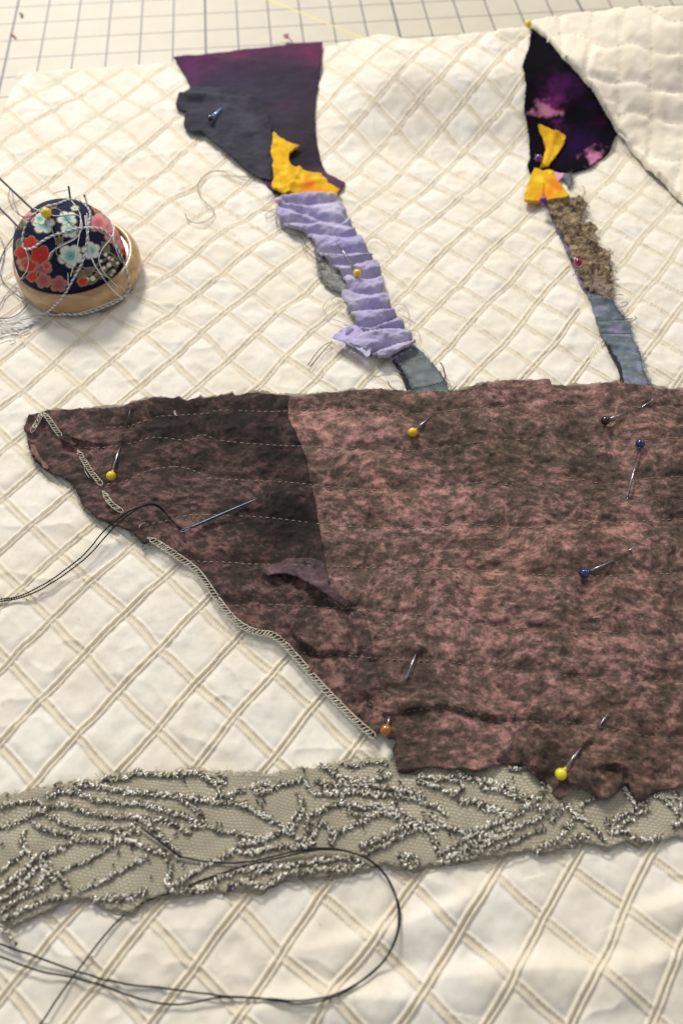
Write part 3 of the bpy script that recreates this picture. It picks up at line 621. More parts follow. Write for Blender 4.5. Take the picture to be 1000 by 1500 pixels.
sheet('loose_flap', FL2, hf_b, OFF_P+.0006, .0005, MDK, patch, lambda px, py, X, Y: .0006+.002*sst(636, 652, py-.3*(px-90)), (.47, .28, .5), .0008, .0003)
FL3 = A("44,652 48,664 56,676 70,688 73,684 60,668 50,652")
sheet('torn_lining', FL3, hf_b, OFF_P+.0004, .0005, fabric('net_pink', .25, 400), patch, None, s2l((118, 90, 82)), .0004, .0008)
# the pale sheer backing that shows along the far edge, then fuzz on the raw edges
ed_ = resample(BR[2:37], 4.0); s_ = np.arange(len(ed_))
BK = np.vstack([ed_-np.c_[0*s_, 2.5+4.5*vnoise(s_/4., s_*0., 77)], (ed_+[0, 7])[::-1]])
tag(sheet('sheer_backing', BK, H, .0009, .0007, fabric('sheer', .3, 500), patch, None, s2l((140, 130, 110)), .0005, .0007), 'pale sheer backing showing along the far edge')
MFZ = solid('edge_fuzz', (176, 164, 142), .95); MFD = solid('dark_fuzz', (66, 54, 48), .95)
w, n = along(BR[2:37], H, .0016, 1.5, 1); hairs('frayed_edge', w, n, 1300, .0008, .0026, MFZ, patch, r=.00013, curl=.9, seed=11)
hairs('frayed_edge', w, n, 420, .0006, .002, MFD, patch, r=.0001, curl=.9, seed=12)
w, n = along(A("222,789 218,803 212,806 205,790 185,775 160,768 140,757 122,742 110,715 100,705 80,695 68,690 50,675 43,655 40,630 42,614"), H, .0012, 1.5, 1)
hairs('frayed_edge', w, n, 260, .0006, .0026, MFZ, patch, r=.00008, seed=13); hairs('frayed_edge', w, n, 200, .0006, .0022, MFD, patch, r=.00009, seed=14)
w, n = along(A("1000,1149 965,1160 931,1176 916,1147 886,1173 862,1160 832,1152 811,1166 790,1143 765,1120 735,1120 698,1130 650,1128 598,1133 582,1132 576,1104"), H, .002, 1.5, 1)
hairs('frayed_edge', w, n, 240, .0005, .002, MFD, patch, r=.00009, seed=15)
w, n = along(A("36,632 40,622 44,612"), H, .002, 1.0, 1); hairs('frayed_edge', w, n, 60, .001, .0035, solid('net_grey', (120, 112, 110), .9), patch, r=.0001, curl=1.2, seed=16)
mb = MB(); 
for p in ("124,680 125,690 131,700", "254,603 258,607 256,601", "255,606 259,609", "204,773 207,767 214,766", "868,905 871,904 876,904"): mb.tube(on_patch(smooth(A(p), 5), .0006), .00016, 4)
tag(mb.build('thread_end', MOV, patch), kind='stuff')
# ---------------------------------------------------------------- lace trim
LACE = A("-40,1172 0,1164 40,1158 76,1152 80,1147 110,1144 136,1142 152,1135 184,1129 224,1132 284,1126 316,1130 338,1128 344,1131 400,1132 442,1126 470,1120 498,1115 542,1110 574,1113 620,1118 700,1112 800,1115 900,1120 1000,1110 1080,1105 1080,1215 1000,1227 946,1234 930,1238 910,1231 889,1243 870,1236 850,1233 830,1240 811,1243 799,1251 775,1245 750,1250 730,1254 710,1256 670,1264 630,1268 606,1276 590,1272 562,1264 534,1276 502,1284 470,1286 442,1284 410,1292 382,1306 348,1304 296,1308 272,1312 240,1312 208,1320 192,1340 160,1332 128,1316 108,1316 80,1328 52,1340 30,1352 16,1356 0,1346 -40,1352")
def net_material():
    m, b, N, L = nodes('taupe_net')
    tc = N('ShaderNodeTexCoord'); mp = N('ShaderNodeMapping'); mp.inputs['Rotation'].default_value = (0, 0, .12); L(tc.outputs['Object'], mp.inputs[0])
    n0 = N('ShaderNodeTexNoise', Scale=60.0, Detail=2.0); L(tc.outputs['Object'], n0.inputs['Vector'])
    sc = N('ShaderNodeVectorMath', operation='SCALE'); sc.inputs['Scale'].default_value = .006; L(n0.outputs['Color'], sc.inputs[0])
    ad = N('ShaderNodeVectorMath', operation='ADD'); L(mp.outputs[0], ad.inputs[0]); L(sc.outputs[0], ad.inputs[1])
    br = N('ShaderNodeTexBrick', offset=.5); br.inputs['Scale'].default_value = 1.0
    for k, v in (('Brick Width', .0018), ('Row Height', .0012), ('Mortar Size', .00036), ('Mortar Smooth', .5), ('Bias', 0.0)): br.inputs[k].default_value = v
    L(ad.outputs[0], br.inputs['Vector'])
    n1 = N('ShaderNodeTexNoise', Scale=45.0, Detail=4.0); L(tc.outputs['Object'], n1.inputs['Vector'])
    base = N('ShaderNodeMix', data_type='RGBA'); base.inputs[6].default_value = (*s2l((140, 131, 110)), 1); base.inputs[7].default_value = (*s2l((162, 153, 131)), 1); L(n1.outputs[0], base.inputs[0])
    hole = N('ShaderNodeMath', operation='SUBTRACT'); hole.inputs[0].default_value = 1; L(br.outputs['Fac'], hole.inputs[1])
    r = N('ShaderNodeMapRange'); r.inputs[1].default_value = .42; r.inputs[2].default_value = .62; r.inputs[3].default_value = .3; r.inputs[4].default_value = .95; L(n1.outputs[0], r.inputs[0])
    fm = N('ShaderNodeMath', operation='MULTIPLY'); L(hole.outputs[0], fm.inputs[0]); L(r.outputs[0], fm.inputs[1])
    mx = N('ShaderNodeMix', data_type='RGBA'); mx.inputs[7].default_value = (*s2l((192, 184, 160)), 1); L(fm.outputs[0], mx.inputs[0]); L(base.outputs[2], mx.inputs[6])
    L(mx.outputs[2], b.inputs['Base Color']); b.inputs['Roughness'].default_value = .75
    bp = N('ShaderNodeBump', Strength=.5, Distance=.0003, invert=True); L(hole.outputs[0], bp.inputs['Height']); L(bp.outputs[0], b.inputs['Normal'])
    return m
lace = empty('lace_trim', (0, -.12, 0)); tag(lace, 'taupe net lace trim embroidered with glinting corded scrolls, lying across the cloth below the patchwork', 'lace')
def lace_dz(px, py, X, Y): return .0010*(fbm(px/40, py/28, 3, 81)-.4)
OFF_L = .0010
sheet('net', LACE, H, OFF_L, .0012, net_material(), lace, lace_dz, (1, 1, 1), .0005, .0009)
CORDS = []
for blk, sc, ox, oy in (("""375,150 460,150 500,130 580,135 640,140 720,130 800,185 790,230|270,165 380,185 480,200 560,210 660,215 730,230 770,240|170,215 260,200 360,230 440,240 540,250 600,270 680,290 740,320|200,170 240,190 270,210|160,260 250,250 310,270 380,285 470,290 560,300 640,320 680,340 700,350|130,270 180,280 230,310 300,330 370,330 450,340 500,320|120,310 170,340 240,355 300,375 380,380 440,375 490,340 520,350|440,375 500,390 560,410 620,440 625,480 610,540|520,300 580,350 620,390 650,420 650,450|660,220 700,250 740,290 745,310|0,255 60,240 130,235 160,250|0,330 60,310 110,290 130,280|90,340 80,390 100,420 130,440 180,470 200,500 240,520 250,570 230,585|130,440 200,415 250,385 290,370|210,500 260,475 330,445 400,400 440,375|290,560 340,545 400,515 450,490 500,460 540,430|0,500 40,460 80,430 85,400|0,560 50,520 100,480 130,450|0,600 60,560 120,500 150,470 200,530|0,640 60,600 130,560 180,540|20,660 80,640 150,600 210,590 250,575|70,530 110,550 150,530 160,480|620,545 700,510 750,470 830,430 900,390 960,370 1000,360|620,560 700,560 740,550 780,545 800,520|720,560 760,540 830,500 900,480 1000,470|840,540 900,520 960,490 1000,490|780,240 850,240 920,260 980,290 1000,300|700,330 770,330 830,350 900,360 960,375|920,180 960,170 1000,170 990,195 940,195|810,215 860,205 900,190|800,130 830,160 790,165|340,600 400,590 450,590 500,575 540,560|900,430 950,410 1000,400|0,690 30,720 60,755""", 2.5, 0, 1080),
 ("""50,180 90,165 120,190 80,205 50,190|120,185 170,170 230,155|300,100 340,130 400,150 450,160 520,150 560,130|370,90 420,105 480,90 550,95|240,150 260,190 330,210 400,205 470,210 540,215|280,160 350,175 420,165 500,180 580,190 640,200 680,220|210,200 230,230 210,270 190,310 170,330|0,250 60,265 110,300 160,320|170,330 200,350 240,380 280,350 300,300 340,360 340,400|240,350 260,290 330,255 380,230|340,360 400,330 470,300 530,260 580,240|380,240 450,255 520,250 580,270 640,300 700,330 710,390|440,400 500,380 560,350 610,320 630,320|0,380 60,380 130,360 180,340|0,420 60,420 130,400 200,400 280,390|650,155 720,180 770,200 790,220|600,190 680,240 740,260 760,290|700,270 730,310 800,340 860,340|800,120 830,150 900,160 1000,185|800,230 870,240 940,260 1000,285|720,430 780,400 850,360 920,320 1000,290|760,440 840,440 900,400 950,370 1000,350|0,490 80,470 160,470 240,460 310,450 380,440 460,460|0,520 70,540 100,550 140,520 200,500 260,490 330,480 400,480 450,470|580,440 620,430 660,450 640,470 590,455|640,120 700,150 780,150 820,180 770,210|730,320 700,330 650,310""", 2.5, 350, 1080),
 ("""0,205 60,215 130,235 190,260 240,290 290,300|0,335 60,345 100,360 150,385|0,460 70,420 150,390 220,350 280,300 320,260 310,220|0,540 60,500 130,460 200,430 280,400 330,360 350,300|40,480 100,490 160,460|60,550 130,530 210,490 280,460 330,440|280,550 330,520 390,500 430,440 470,400 480,350|350,410 400,360 420,320|440,340 480,380 540,430 590,470 610,510|440,530 480,490 540,480|500,340 540,310 580,300|620,420 680,400 740,360 790,330 830,310|690,220 720,270 760,330|860,290 910,310 960,350 1000,330|960,270 980,310 1000,300|930,320 970,380 960,440|640,470 720,460 760,490 830,500 900,480|950,430 1000,410|140,150 190,160 240,130""", 3.333, 700, 1080)):
    for s in blk.split('|'): CORDS.append(A(s, sc, ox, oy))
# thinner companion lines that fill the fans
for c in CORDS[36:]:
    q_ = c+[4, 11]
    if len(c) >= 5 and rng.random() < .4 and inside(q_[:, 0], q_[:, 1], LACE).all(): CORDS.append(q_)
MCO = solid('cord_core', (92, 85, 72), .7); MGL = solid('metallic_stitch', (192, 184, 158), .30, metal=.8)
mgl_b = MGL.node_tree.nodes['Principled BSDF']; _a = MGL.node_tree.nodes.new('ShaderNodeAttribute'); _a.attribute_name = 'dye'; MGL.node_tree.links.new(_a.outputs['Color'], mgl_b.inputs['Base Color'])
GL = [s2l(c) for c in ((250, 247, 236), (226, 219, 198), (176, 167, 142), (120, 112, 94), (244, 240, 228), (90, 84, 72))]
hf_l = lambda X, Y: H(X, Y)+OFF_L
for ci, c in enumerate(CORDS):
    p = resample(smooth(c, 6), 1.0); s = np.arange(len(p))
    p = p+2.2*np.stack([vnoise(s/7., s*0+ci, 91)-.5, vnoise(s/7., s*0+ci, 95)-.5], 1)*1.6
    w = hit(p, hf_l, .0006); w[:, 2] += lace_dz(p[:, 0], p[:, 1], 0, 0); w = resample(w, .0005)
    wide = 1.0+.5*vnoise(np.array([ci*.7]), np.array([2.0]), 5)[0]
    mb = MB(); mb.tube(w, .00048*wide, 5); cord = tag(mb.build('embroidery_cord', MCO, lace), kind='stuff')
    t = np.gradient(w, axis=0); t /= np.linalg.norm(t, axis=1)[:, None]+1e-12; n = np.stack([-t[:, 1], t[:, 0], 0*t[:, 0]], 1)
    mb = MB()
    for k in range(0, len(w)-1):
        for rep in range(2 if rng.random() < .75 else 1):
            a = rng.normal(.95, .4)*(1 if rng.random() < .85 else -1); d = t[k]*math.cos(a)+n[k]*math.sin(a); L_ = rng.uniform(.0009, .0018)*wide
            ctr = w[k]+n[k]*rng.normal(0, .00040)*wide+[0, 0, .0004+rng.uniform(-.0001, .0002)]
            d = d+[0, 0, rng.normal(0, .12)]
            arc = np.stack([ctr-d*L_*.5-[0, 0, .0003], ctr-d*L_*.2, ctr+d*L_*.2, ctr+d*L_*.5-[0, 0, .0003]])
            mb.tube(arc, np.array([.00012, .00020, .00020, .00012])*wide, 4, GL[rng.integers(len(GL))])
    tag(mb.build('glinting_stitch', MGL, cord), kind='stuff')
# black clippings caught in the lace
mb = MB(); MBK = solid('black_thread', (30, 30, 36), .6)
lp = LACE[:, :]
for k in range(75):
    for _ in range(50):
        p = np.array([rng.uniform(0, 1000), rng.uniform(1115, 1345)])
        if inside(p[:1], p[1:], LACE)[0] and not inside(p[:1], p[1:], BR)[0]: break
    a = rng.uniform(0, math.pi); l = rng.uniform(2, 5.5); d = np.array([math.cos(a), math.sin(a)])*l
    mb.tube(hit(np.array([p-d, p, p+d]), hf_l, .0011), .00033, 5)
tag(mb.build('black_clipping', MBK, lace), kind='stuff')
w, n = along(LACE[1:20], H, .0012, 1.5, 1); hairs('frayed_edge', w, n, 160, .0006, .0022, MCO, lace, r=.00009, seed=21)
# picot loops along the lower edge
mb = MB(); lw = hit(resample(LACE[28:68], 1.0), H, OFF_L+.0003); lw = resample(lw, .0004)
s = np.arange(len(lw)); t = np.gradient(lw, axis=0); n = np.stack([-t[:, 1], t[:, 0], 0*t[:, 0]], 1); n /= np.linalg.norm(n, axis=1)[:, None]
mb.tube(lw+n*(.0009*np.abs(np.sin(s/5.5))*(.4+vnoise(s/9., s*0., 3)))[:, None], .0003, 5)
tag(mb.build('picot_edge', MCO, lace), kind='stuff')
# ---------------------------------------------------------------- scraps pinned to the cloth
MFB = fabric('dyed_cloth', var=.22, nscale=150, bump=.5, rough=.9, sheen=.03)
MFK = fabric('black_velvet', var=.1, nscale=200, bump=.4, rough=1, sheen=0, spec=.05)
MFC = fabric('crepe', var=.14, nscale=260, bump=.7, rough=.92, sheen=.03)
PUR = A("254,84 296,81 352,75 408,68 440,64 472,61 471,92 468,115 464,134 462,155 461,176 462,195 464,207 467,222 470,235 478,254 492,261 506,266 502,274 495,287 486,292 470,290 450,289 436,290 402,284 388,266 377,258 352,238 330,200 318,160 290,135 279,131 276,120 268,104")
def pur_dye(px, py, X, Y):
    n = fbm(px/28, py/20, 4, 111)
    c = blend(s2l((46, 32, 46)), [(sst(120, 70, py)*.8, (80, 28, 66)), (cyc(px, py, (290, 100), 40)*.7, (84, 24, 74)), (cyc(px, py, (352, 80), 14)*.5, (104, 20, 60)), (cyc(px, py, (410, 155), 16)*.5, (80, 20, 54)), (cyc(px, py, (455, 80), 20)*.4, (110, 30, 72)),
        (cyc(px, py, (410, 118), 50)*.7, (44, 38, 54)), (cyc(px, py, (375, 185), 60)*.9, (46, 45, 56)), (cyc(px, py, (330, 130), 50)*.6, (42, 42, 66)), (sst(150, 215, py)*.75, (42, 32, 40)), (cyc(px, py, (390, 262), 22)*.8, (92, 42, 96)), (sst(235, 262, py)*sst(440, 470, px)*.6, (96, 60, 84)), (cyc(px, py, (432, 232), 18)*.6, (18, 16, 20)), (cyc(px, py, (455, 240), 10)*.6, (30, 28, 34))])
    return c*(.75+.5*n)[:, None]
def pur_dz(px, py, X, Y): return .0030*(fbm(px/40, py/24, 4, 113)-.4)+.0008*np.exp(-((py-90-.1*(px-350))/7)**2)
pur = sheet('purple_scrap', PUR, H, .0012, .0010, MFB, None, pur_dz, pur_dye, .0008, .0003)
tag(pur, 'dark purple and magenta dyed cloth scrap at the top edge, above the lavender strip', 'fabric scrap')
CHA = A("279,130 262,142 257,154 262,160 275,163 271,172 269,184 274,192 283,196 296,196 310,208 324,218 340,232 352,242 366,252 377,259 386,262 397,264 401,240 400,207 396,184 391,162 380,150 366,140 338,133 310,130 296,129")
cha = sheet('charcoal_scrap', CHA, H, .0019, .0009, MFB, None, lambda px, py, X, Y: pur_dz(px, py, X, Y)*sst(255, 300, px)+.0036*(fbm(px/24, py/15, 4, 117)-.3)+.0026*np.exp(-((py-141-.08*(px-262))/5.5)**2)*sst(400, 290, px)-.0014*np.exp(-((py-160)/4.)**2)*sst(320, 270, px),
    lambda px, py, X, Y: blend(s2l((50, 48, 57)), [(sst(.4, .7, fbm(px/30, py/30, 3, 7))*.5, (66, 66, 78)), (cyc(px, py, (283, 182), 14)*.6, (34, 34, 40)), (cyc(px, py, (310, 140), 40)*.35, (58, 60, 80)), (sst(26, 0, pdist(px, py, A('330,131 338,133 366,140 391,162 400,207 401,240 397,264')))*.9, (46, 42, 54))]), .0010, .0004)
tag(cha, 'charcoal cloth scrap held by a black pin over the left of the purple scrap', 'fabric scrap')
w, n = along(PUR[:6], H, .0015, 1.2, 1); hairs('frayed_edge', w, n, 40, .0006, .0015, solid('plum_fuzz', (92, 40, 70), .9), pur, r=.00008, seed=31)
MYL = fabric('yellow_cloth', var=.12, nscale=220, bump=.5, rough=.9, sheen=.03)
def yel(spots):
    return lambda px, py, X, Y: blend(s2l((214, 166, 22)), [(sst(.45, .7, fbm(px/16, py/14, 3, 121))*.6, (190, 138, 10)), (sst(.55, .8, fbm(px/11, py/9, 3, 127))*.6, (240, 204, 60))]+[(cyc(px, py, p, r)*.85, k) for p, r, k in spots])
Y1 = A("400,194 408,199 419,207 429,210 439,212 433,217 426,221 423,226 423,233 425,239 428,243 437,246 447,250 456,252 470,254 476,261 481,268 489,272 497,277 493,283 486,289 478,287 470,288 456,289 442,288 433,285 426,282 419,283 408,280 398,275 400,263 401,252 399,241 400,232 397,224 398,214")
ORG = (216, 92, 14)
s_ = sheet('yellow_scrap', Y1, H, .0044, .0006, MYL, None, lambda px, py, X, Y: .0018*(fbm(px/18, py/13, 3, 131)-.45)+.0018*np.exp(-((px-432-(py-262)*-.5)/5)**2)+.001*np.exp(-((py-268+.2*(px-450))/4)**2), yel([((452, 271), 11, ORG), ((470, 280), 9, (226, 128, 14)), ((444, 281), 6, (220, 120, 20))]), .0014, .0005)
tag(s_, 'crescent shaped yellow scrap with an orange stain, on the purple scrap above the lavender strip', 'fabric scrap')
w, n = along(Y1, H, .0048, 1.2, -1); hairs('frayed_edge', w, n, 140, .0004, .0012, solid('yellow_fuzz', (232, 196, 90), .9), s_, r=.00008, seed=33)
BLK = A("779,40 789,41 796,50 802,59 814,71 826,82 837,92 847,101 857,114 865,127 872,138 878,147 887,162 896,176 906,187 905,195 898,204 894,216 892,223 884,230 875,236 868,241 862,245 850,249 839,251 826,253 810,251 792,252 775,251 772,240 776,232 774,202 771,176 767,160 769,140 770,124 767,101 764,97 768,86 771,77 775,62")
def blk_dye(px, py, X, Y):
    n = fbm(px/15, py/13, 3, 141); px = px+34*(fbm(px/13, py/11, 3, 145)-.5); py = py+30*(fbm(px/12+7, py/11, 3, 147)-.5)
    c = blend(s2l((15, 12, 18)), [(np.clip(cyc(px, py, (820, 128), 22)*1.1*(.5+n), 0, 1)*.85, (70, 26, 74)), (np.clip(cyc(px, py, (808, 148), 14)*1.1*(.4+n), 0, 1)*.8, (112, 40, 98)), (sst(.28, .72, cyc(px, py, (798, 162), 20)*(.3+1.2*n))*.85, (190, 120, 148)), (np.clip(cyc(px, py, (845, 210), 30)*.9*(.3+n), 0, 1)*.6, (52, 22, 74)), (np.clip(cyc(px, py, (817, 188), 11)*(.4+n), 0, 1)*.7, (78, 34, 84)), (cyc(px, py, (862, 155), 12)*.5, (44, 16, 54)), (cyc(px, py, (874, 180), 10)*.4, (70, 14, 50)), (sst(.28, .72, cyc(px, py, (868, 227), 19)*(.3+1.2*n))*.85, (196, 122, 156)), (sst(246, 252, py)*sst(850, 870, px)*.6, (190, 140, 160))])
    return c
blk = sheet('velvet_scrap', BLK, H, .0012, .0009, MFK, None, lambda px, py, X, Y: .0014*(fbm(px/30, py/24, 3, 143)-.4), blk_dye, .001, .0004)
tag(blk, 'black velvet scrap splashed with purple and pink, tucked under the folded corner', 'fabric scrap')
tip = sheet('pink_tip', A("808,251 826,254 822,262 814,266 806,258"), H, .0016, .0006, MFB, blk, None, s2l((206, 150, 172)), .0006, .0004)
GRB = A("821,255 833,252 837,260 836,270 833,275 829,266")
s_ = sheet('slate_scrap', GRB, H, .0009, .0006, MFB, None, lambda px, py, X, Y: .001*(fbm(px/8, py/8, 3, 3)-.4), s2l((104, 106, 110)), .0008, .0013); w, n = along(A('833,252 837,260 836,270 833,277'), H, .0012, .8, 1); hairs('frayed_edge', w, n, 90, .001, .004, solid('slate_fuzz', (120, 122, 126), .95), s_, r=.00009, seed=48)
tag(s_, 'small slate grey snip of cloth between the black velvet scrap and the tan frayed strip', 'fabric scrap')
Y2 = A("788,182 795,184 800,186 806,190 810,194 818,194 824,196 828,200 827,207 822,216 815,226 808,235 803,243 796,246 789,247 793,238 796,228 799,219 797,210 794,200 790,191")
s_ = sheet('yellow_scrap', Y2, H, .0030, .0005, MYL, None, lambda px, py, X, Y: .0009*(fbm(px/14, py/12, 3, 151)-.4)+.0014*np.exp(-((px-806+.35*(py-215))/6)**2), yel([((797, 214), 6, (200, 130, 40)), ((792, 186), 4, (206, 160, 40))]), .0012, .0003)
tag(s_, 'narrow yellow scrap shaped like a bow, on the black velvet scrap', 'fabric scrap')
w, n = along(Y2, H, .0034, 1.2, -1); hairs('frayed_edge', w, n, 90, .0004, .001, bpy.data.materials['yellow_fuzz'], s_, r=.0001, seed=34)
Y3 = A("782,246 789,247 795,250 803,248 810,250 813,256 815,262 821,270 828,279 834,286 828,289 817,290 805,292 797,294 785,294 767,293 769,282 771,272 775,262 779,253")
s_ = sheet('yellow_scrap', Y3, H, .0044, .0005, MYL, None, lambda px, py, X, Y: .0009*(fbm(px/14, py/12, 3, 161)-.4)-.0016*np.exp(-((px-798)/2.4)**2)*sst(262, 275, py), yel([((812, 268), 9, ORG), ((803, 282), 10, (220, 110, 20)), ((790, 288), 7, (222, 124, 20)), ((817, 275), 6, ORG)]), .0016, .0003)
tag(s_, 'wider yellow scrap with orange blotches, between the bow shaped scrap and the tan frayed strip', 'fabric scrap')
w, n = along(Y3, H, .0048, 1.2, -1); hairs('frayed_edge', w, n, 90, .0004, .001, bpy.data.materials['yellow_fuzz'], s_, r=.0001, seed=35)
# tan frayed strip over a dusky ribbon
DUS = A("798,297 812,296 832,330 846,362 862,400 872,430 861,430 851,419 842,397 832,373 820,347 808,320")
dus = sheet('dusky_ribbon', DUS, H, .0010, .0006, MFB, None, lambda px, py, X, Y: .001*(fbm(px/8, py/8, 3, 5)-.4), lambda px, py, X, Y: blend(s2l((98, 90, 100)), [(sst(.45, .65, fbm(px/9, py/9, 3, 171)), (134, 110, 140)), (cyc(px, py, (845, 405), 14), (150, 138, 156))]), .001, .0004)
tag(dus, 'dusky mauve ribbon showing along the left edge of the tan frayed strip', 'fabric scrap')
TAN = A("800,297 812,293 832,289 842,291 849,287 855,296 858,304 853,314 849,325 858,330 862,328 873,335 868,343 870,352 874,360 878,366 886,368 893,372 892,380 891,386 894,395 893,404 895,415 894,426 890,437 882,434 872,430 861,426 856,418 849,405 843,392 838,380 832,362 826,350 818,335 809,318")
def tan_dz(px, py, X, Y): return .0034*(fbm(px/12, py/6, 4, 181)-.35)+.0010*fbm(px/5, py/3, 2, 183)
s_ = sheet('frayed_strip', TAN, H, .0018, .0006, fabric('tan_cloth', .4, 300, .9, 1500), None, tan_dz, lambda px, py, X, Y: blend(s2l((134, 114, 88)), [(sst(.46, .62, fbm(px/9, py/5, 4, 191)), (66, 50, 36)), (sst(.56, .7, fbm(px/10, py/7, 3, 197)), (164, 142, 112)), (sst(395, 425, py)*.6, (138, 122, 110))]), .001, .0009)
tag(s_, 'tan brown strip with tangled frayed edges, below the yellow scraps', 'fabric strip')
TC4 = [s2l(c) for c in ((150, 128, 98), (112, 90, 64), (74, 58, 42), (168, 148, 118))]
MTH = fabric('tan_thread', .05, 200, 0)
hf_tan = lambda X, Y: H(X, Y)+.0032
mb = MB()
for k in range(170):
    for _ in range(60):
        p = np.array([rng.uniform(800, 896), rng.uniform(290, 436)])
        if inside(p[:1], p[1:], TAN)[0]: break
    a = rng.uniform(0, 6.28); pts = [p.copy()]
    for s in range(6): a += rng.normal(0, .9); p = p+2.6*np.array([math.cos(a), .7*math.sin(a)]); pts.append(p.copy())
    w = hit(smooth(pts, 3), hf_tan, 0); w[:, 2] += rng.uniform(-.0006, .0016)+.001*np.sin(np.linspace(0, math.pi, len(w)))
    mb.tube(w, .00019, 4, TC4[rng.integers(4)])
tag(mb.build('tangled_thread', MTH, s_), kind='stuff')
w, n = along(TAN[4:26], H, .003, 1.2, 1); hairs('frayed_edge', w, n, 170, .002, .006, MTH, s_, r=.00014, curl=.7, seed=36, col=TC4)
BGY = A("860,428 875,433 894,437 904,452 914,464 921,475 924,488 926,498 932,510 938,522 940,534 943,547 953,568 930,575 914,572 913,556 911,541 907,531 902,522 893,509 885,498 879,487 875,476 871,464 868,452")
s_ = sheet('blue_grey_strip', BGY, H, .0014, .0007, MFB, None, lambda px, py, X, Y: .0016*(fbm(px/16, py/9, 3, 201)-.4)+.0010*sum(np.exp(-((py-y0-.06*(px-900))/4.5)**2) for y0 in (440, 478, 507))-.0006*sum(np.exp(-((py-y0-.02*(px-900))/1.6)**2) for y0 in (468, 489)), lambda px, py, X, Y: blend(s2l((106, 114, 120)), [(sst(.40, .72, fbm(px/22, py/10, 4, 203))*.8, (82, 92, 98)), (sst(.55, .72, fbm(px/20+3, py/7, 4, 205))*.75, (138, 130, 158)), (sst(.62, .75, fbm(px/16, py/12, 3, 207))*.5, (92, 98, 84)), (sst(.5, .8, fbm(px/9, py/7, 4, 209))*.5, (128, 142, 152))]), .0014, .0004)
tag(s_, 'narrow blue grey strip with lavender flecks, running from the tan strip into the patchwork', 'fabric strip')
MGB = solid('blue_grey_fuzz', (126, 138, 148), .95)
w, n = along(BGY[2:14], H, .002, 1.2, 1); hairs('frayed_edge', w, n, 420, .0008, .0038, MGB, s_, r=.00011, seed=37)
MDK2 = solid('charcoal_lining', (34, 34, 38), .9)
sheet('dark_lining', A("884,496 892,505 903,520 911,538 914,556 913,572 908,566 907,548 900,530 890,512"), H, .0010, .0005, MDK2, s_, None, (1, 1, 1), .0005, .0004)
mb = MB()
for p in ("873,469 890,469 910,468 926,466", "880,487 898,489 912,489 921,488", "862,430 866,434"): mb.tube(hit(smooth(A(p), 6), H, .0030), .00022, 4)
tag(mb.build('dark_stitching', MDK2, s_), kind='stuff')
mb = MB()
for p in ("892,440 899,433 906,431 912,432", "902,452 910,450 918,446 916,442 909,444", "921,474 926,470 931,466 929,463", "898,411 902,409 906,410", "852,287 856,282 854,274 851,272"): mb.tube(hit(smooth(A(p), 6), H, .0014), .0002, 4)
tag(mb.build('loose_thread', MDK2, s_), kind='stuff')
# grey ribbon under the lavender strip
GRY = A("572,520 590,512 606,506 617,514 623,521 629,528 637,537 644,546 649,553 653,561 658,577 640,584 605,582 602,567 596,556 590,546 583,535")
gry = sheet('grey_ribbon', GRY, H, .0014, .0006, MFB, None, lambda px, py, X, Y: .0009*(fbm(px/14, py/9, 3, 211)-.4)+.0006*np.exp(-((py-563+.2*(px-630))/3)**2), lambda px, py, X, Y: blend(s2l((108, 114, 113)), [(sst(.38, .7, fbm(px/22, py/12, 4, 213))*.8, (84, 92, 96)), (sst(.5, .75, fbm(px/14, py/10, 4, 215))*.7, (124, 130, 128))]), .0014, .0004)
tag(gry, 'short grey ribbon with a ragged black edge, between the lavender strip and the patchwork', 'fabric strip')
w, n = along(A("605,582 602,567 596,556 590,546 583,535 575,524"), H, .0016, .8, 1); hairs('frayed_edge', w, -n, 90, .001, .0030, MDK2, gry, r=.00016, curl=.3, seed=38); hairs('frayed_edge', w+[.0012, .0006, .0006], n, 90, .0006, .0022, solid('pale_grey_fuzz', (150, 158, 160), .9), gry, r=.0001, seed=39)
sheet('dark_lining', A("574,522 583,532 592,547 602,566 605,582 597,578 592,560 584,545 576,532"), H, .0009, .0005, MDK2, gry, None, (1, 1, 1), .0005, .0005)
w, n = along(A("617,512 629,528 644,546 656,568"), H, .0024, .8, 1); hairs('frayed_edge', w, n, 60, .0006, .0016, MDK2, gry, r=.00012, seed=40)
mb = MB()
for p in ("588,527 600,524 618,519", "604,571 622,567 640,562 653,558"):
    q_ = resample(smooth(A(p), 6), 1.2); ww = hit(q_, H, .0030)
    for i in range(0, len(ww)-4, 5): mb.tube(ww[i:i+4], .0002, 4)
tag(mb.build('dark_stitching', MDK2, gry), kind='stuff')
# lint tuft behind the lavender strip
w, n = along(A("462,366 463,390 468,408 478,420 492,427 500,430"), H, .0005, .6, 1)
TUF = A("460,360 463,380 466,404 476,418 490,426 505,430 512,418 498,400 480,384 470,370")
tuf = sheet('grey_tuft', TUF, H, .0008, .0007, fabric('lint', .3, 500), None, lambda px, py, X, Y: .003*(fbm(px/6, py/6, 3, 221)-.3), s2l((140, 138, 132)), .0006, .001); tag(tuf, 'fuzzy grey tuft of felted lint peeping out beside the lavender strip', 'lint')
tw = hit(A('464,368 466,380 468,392 472,404 480,412 488,418 474,392 480,402 492,420'), H, .0018)
hairs('fibre', tw, rng.normal(0, 1, (len(tw), 2)), 420, .0015, .0045, solid('tuft_fibre', (172, 170, 162), .95), tuf, r=.0001, curl=1.1, seed=45)
hairs('fibre', w+[.001, 0, .001], n, 420, .001, .0035, solid('lint_fibre', (158, 156, 148), .95), tuf, r=.00007, curl=1.0, seed=41)
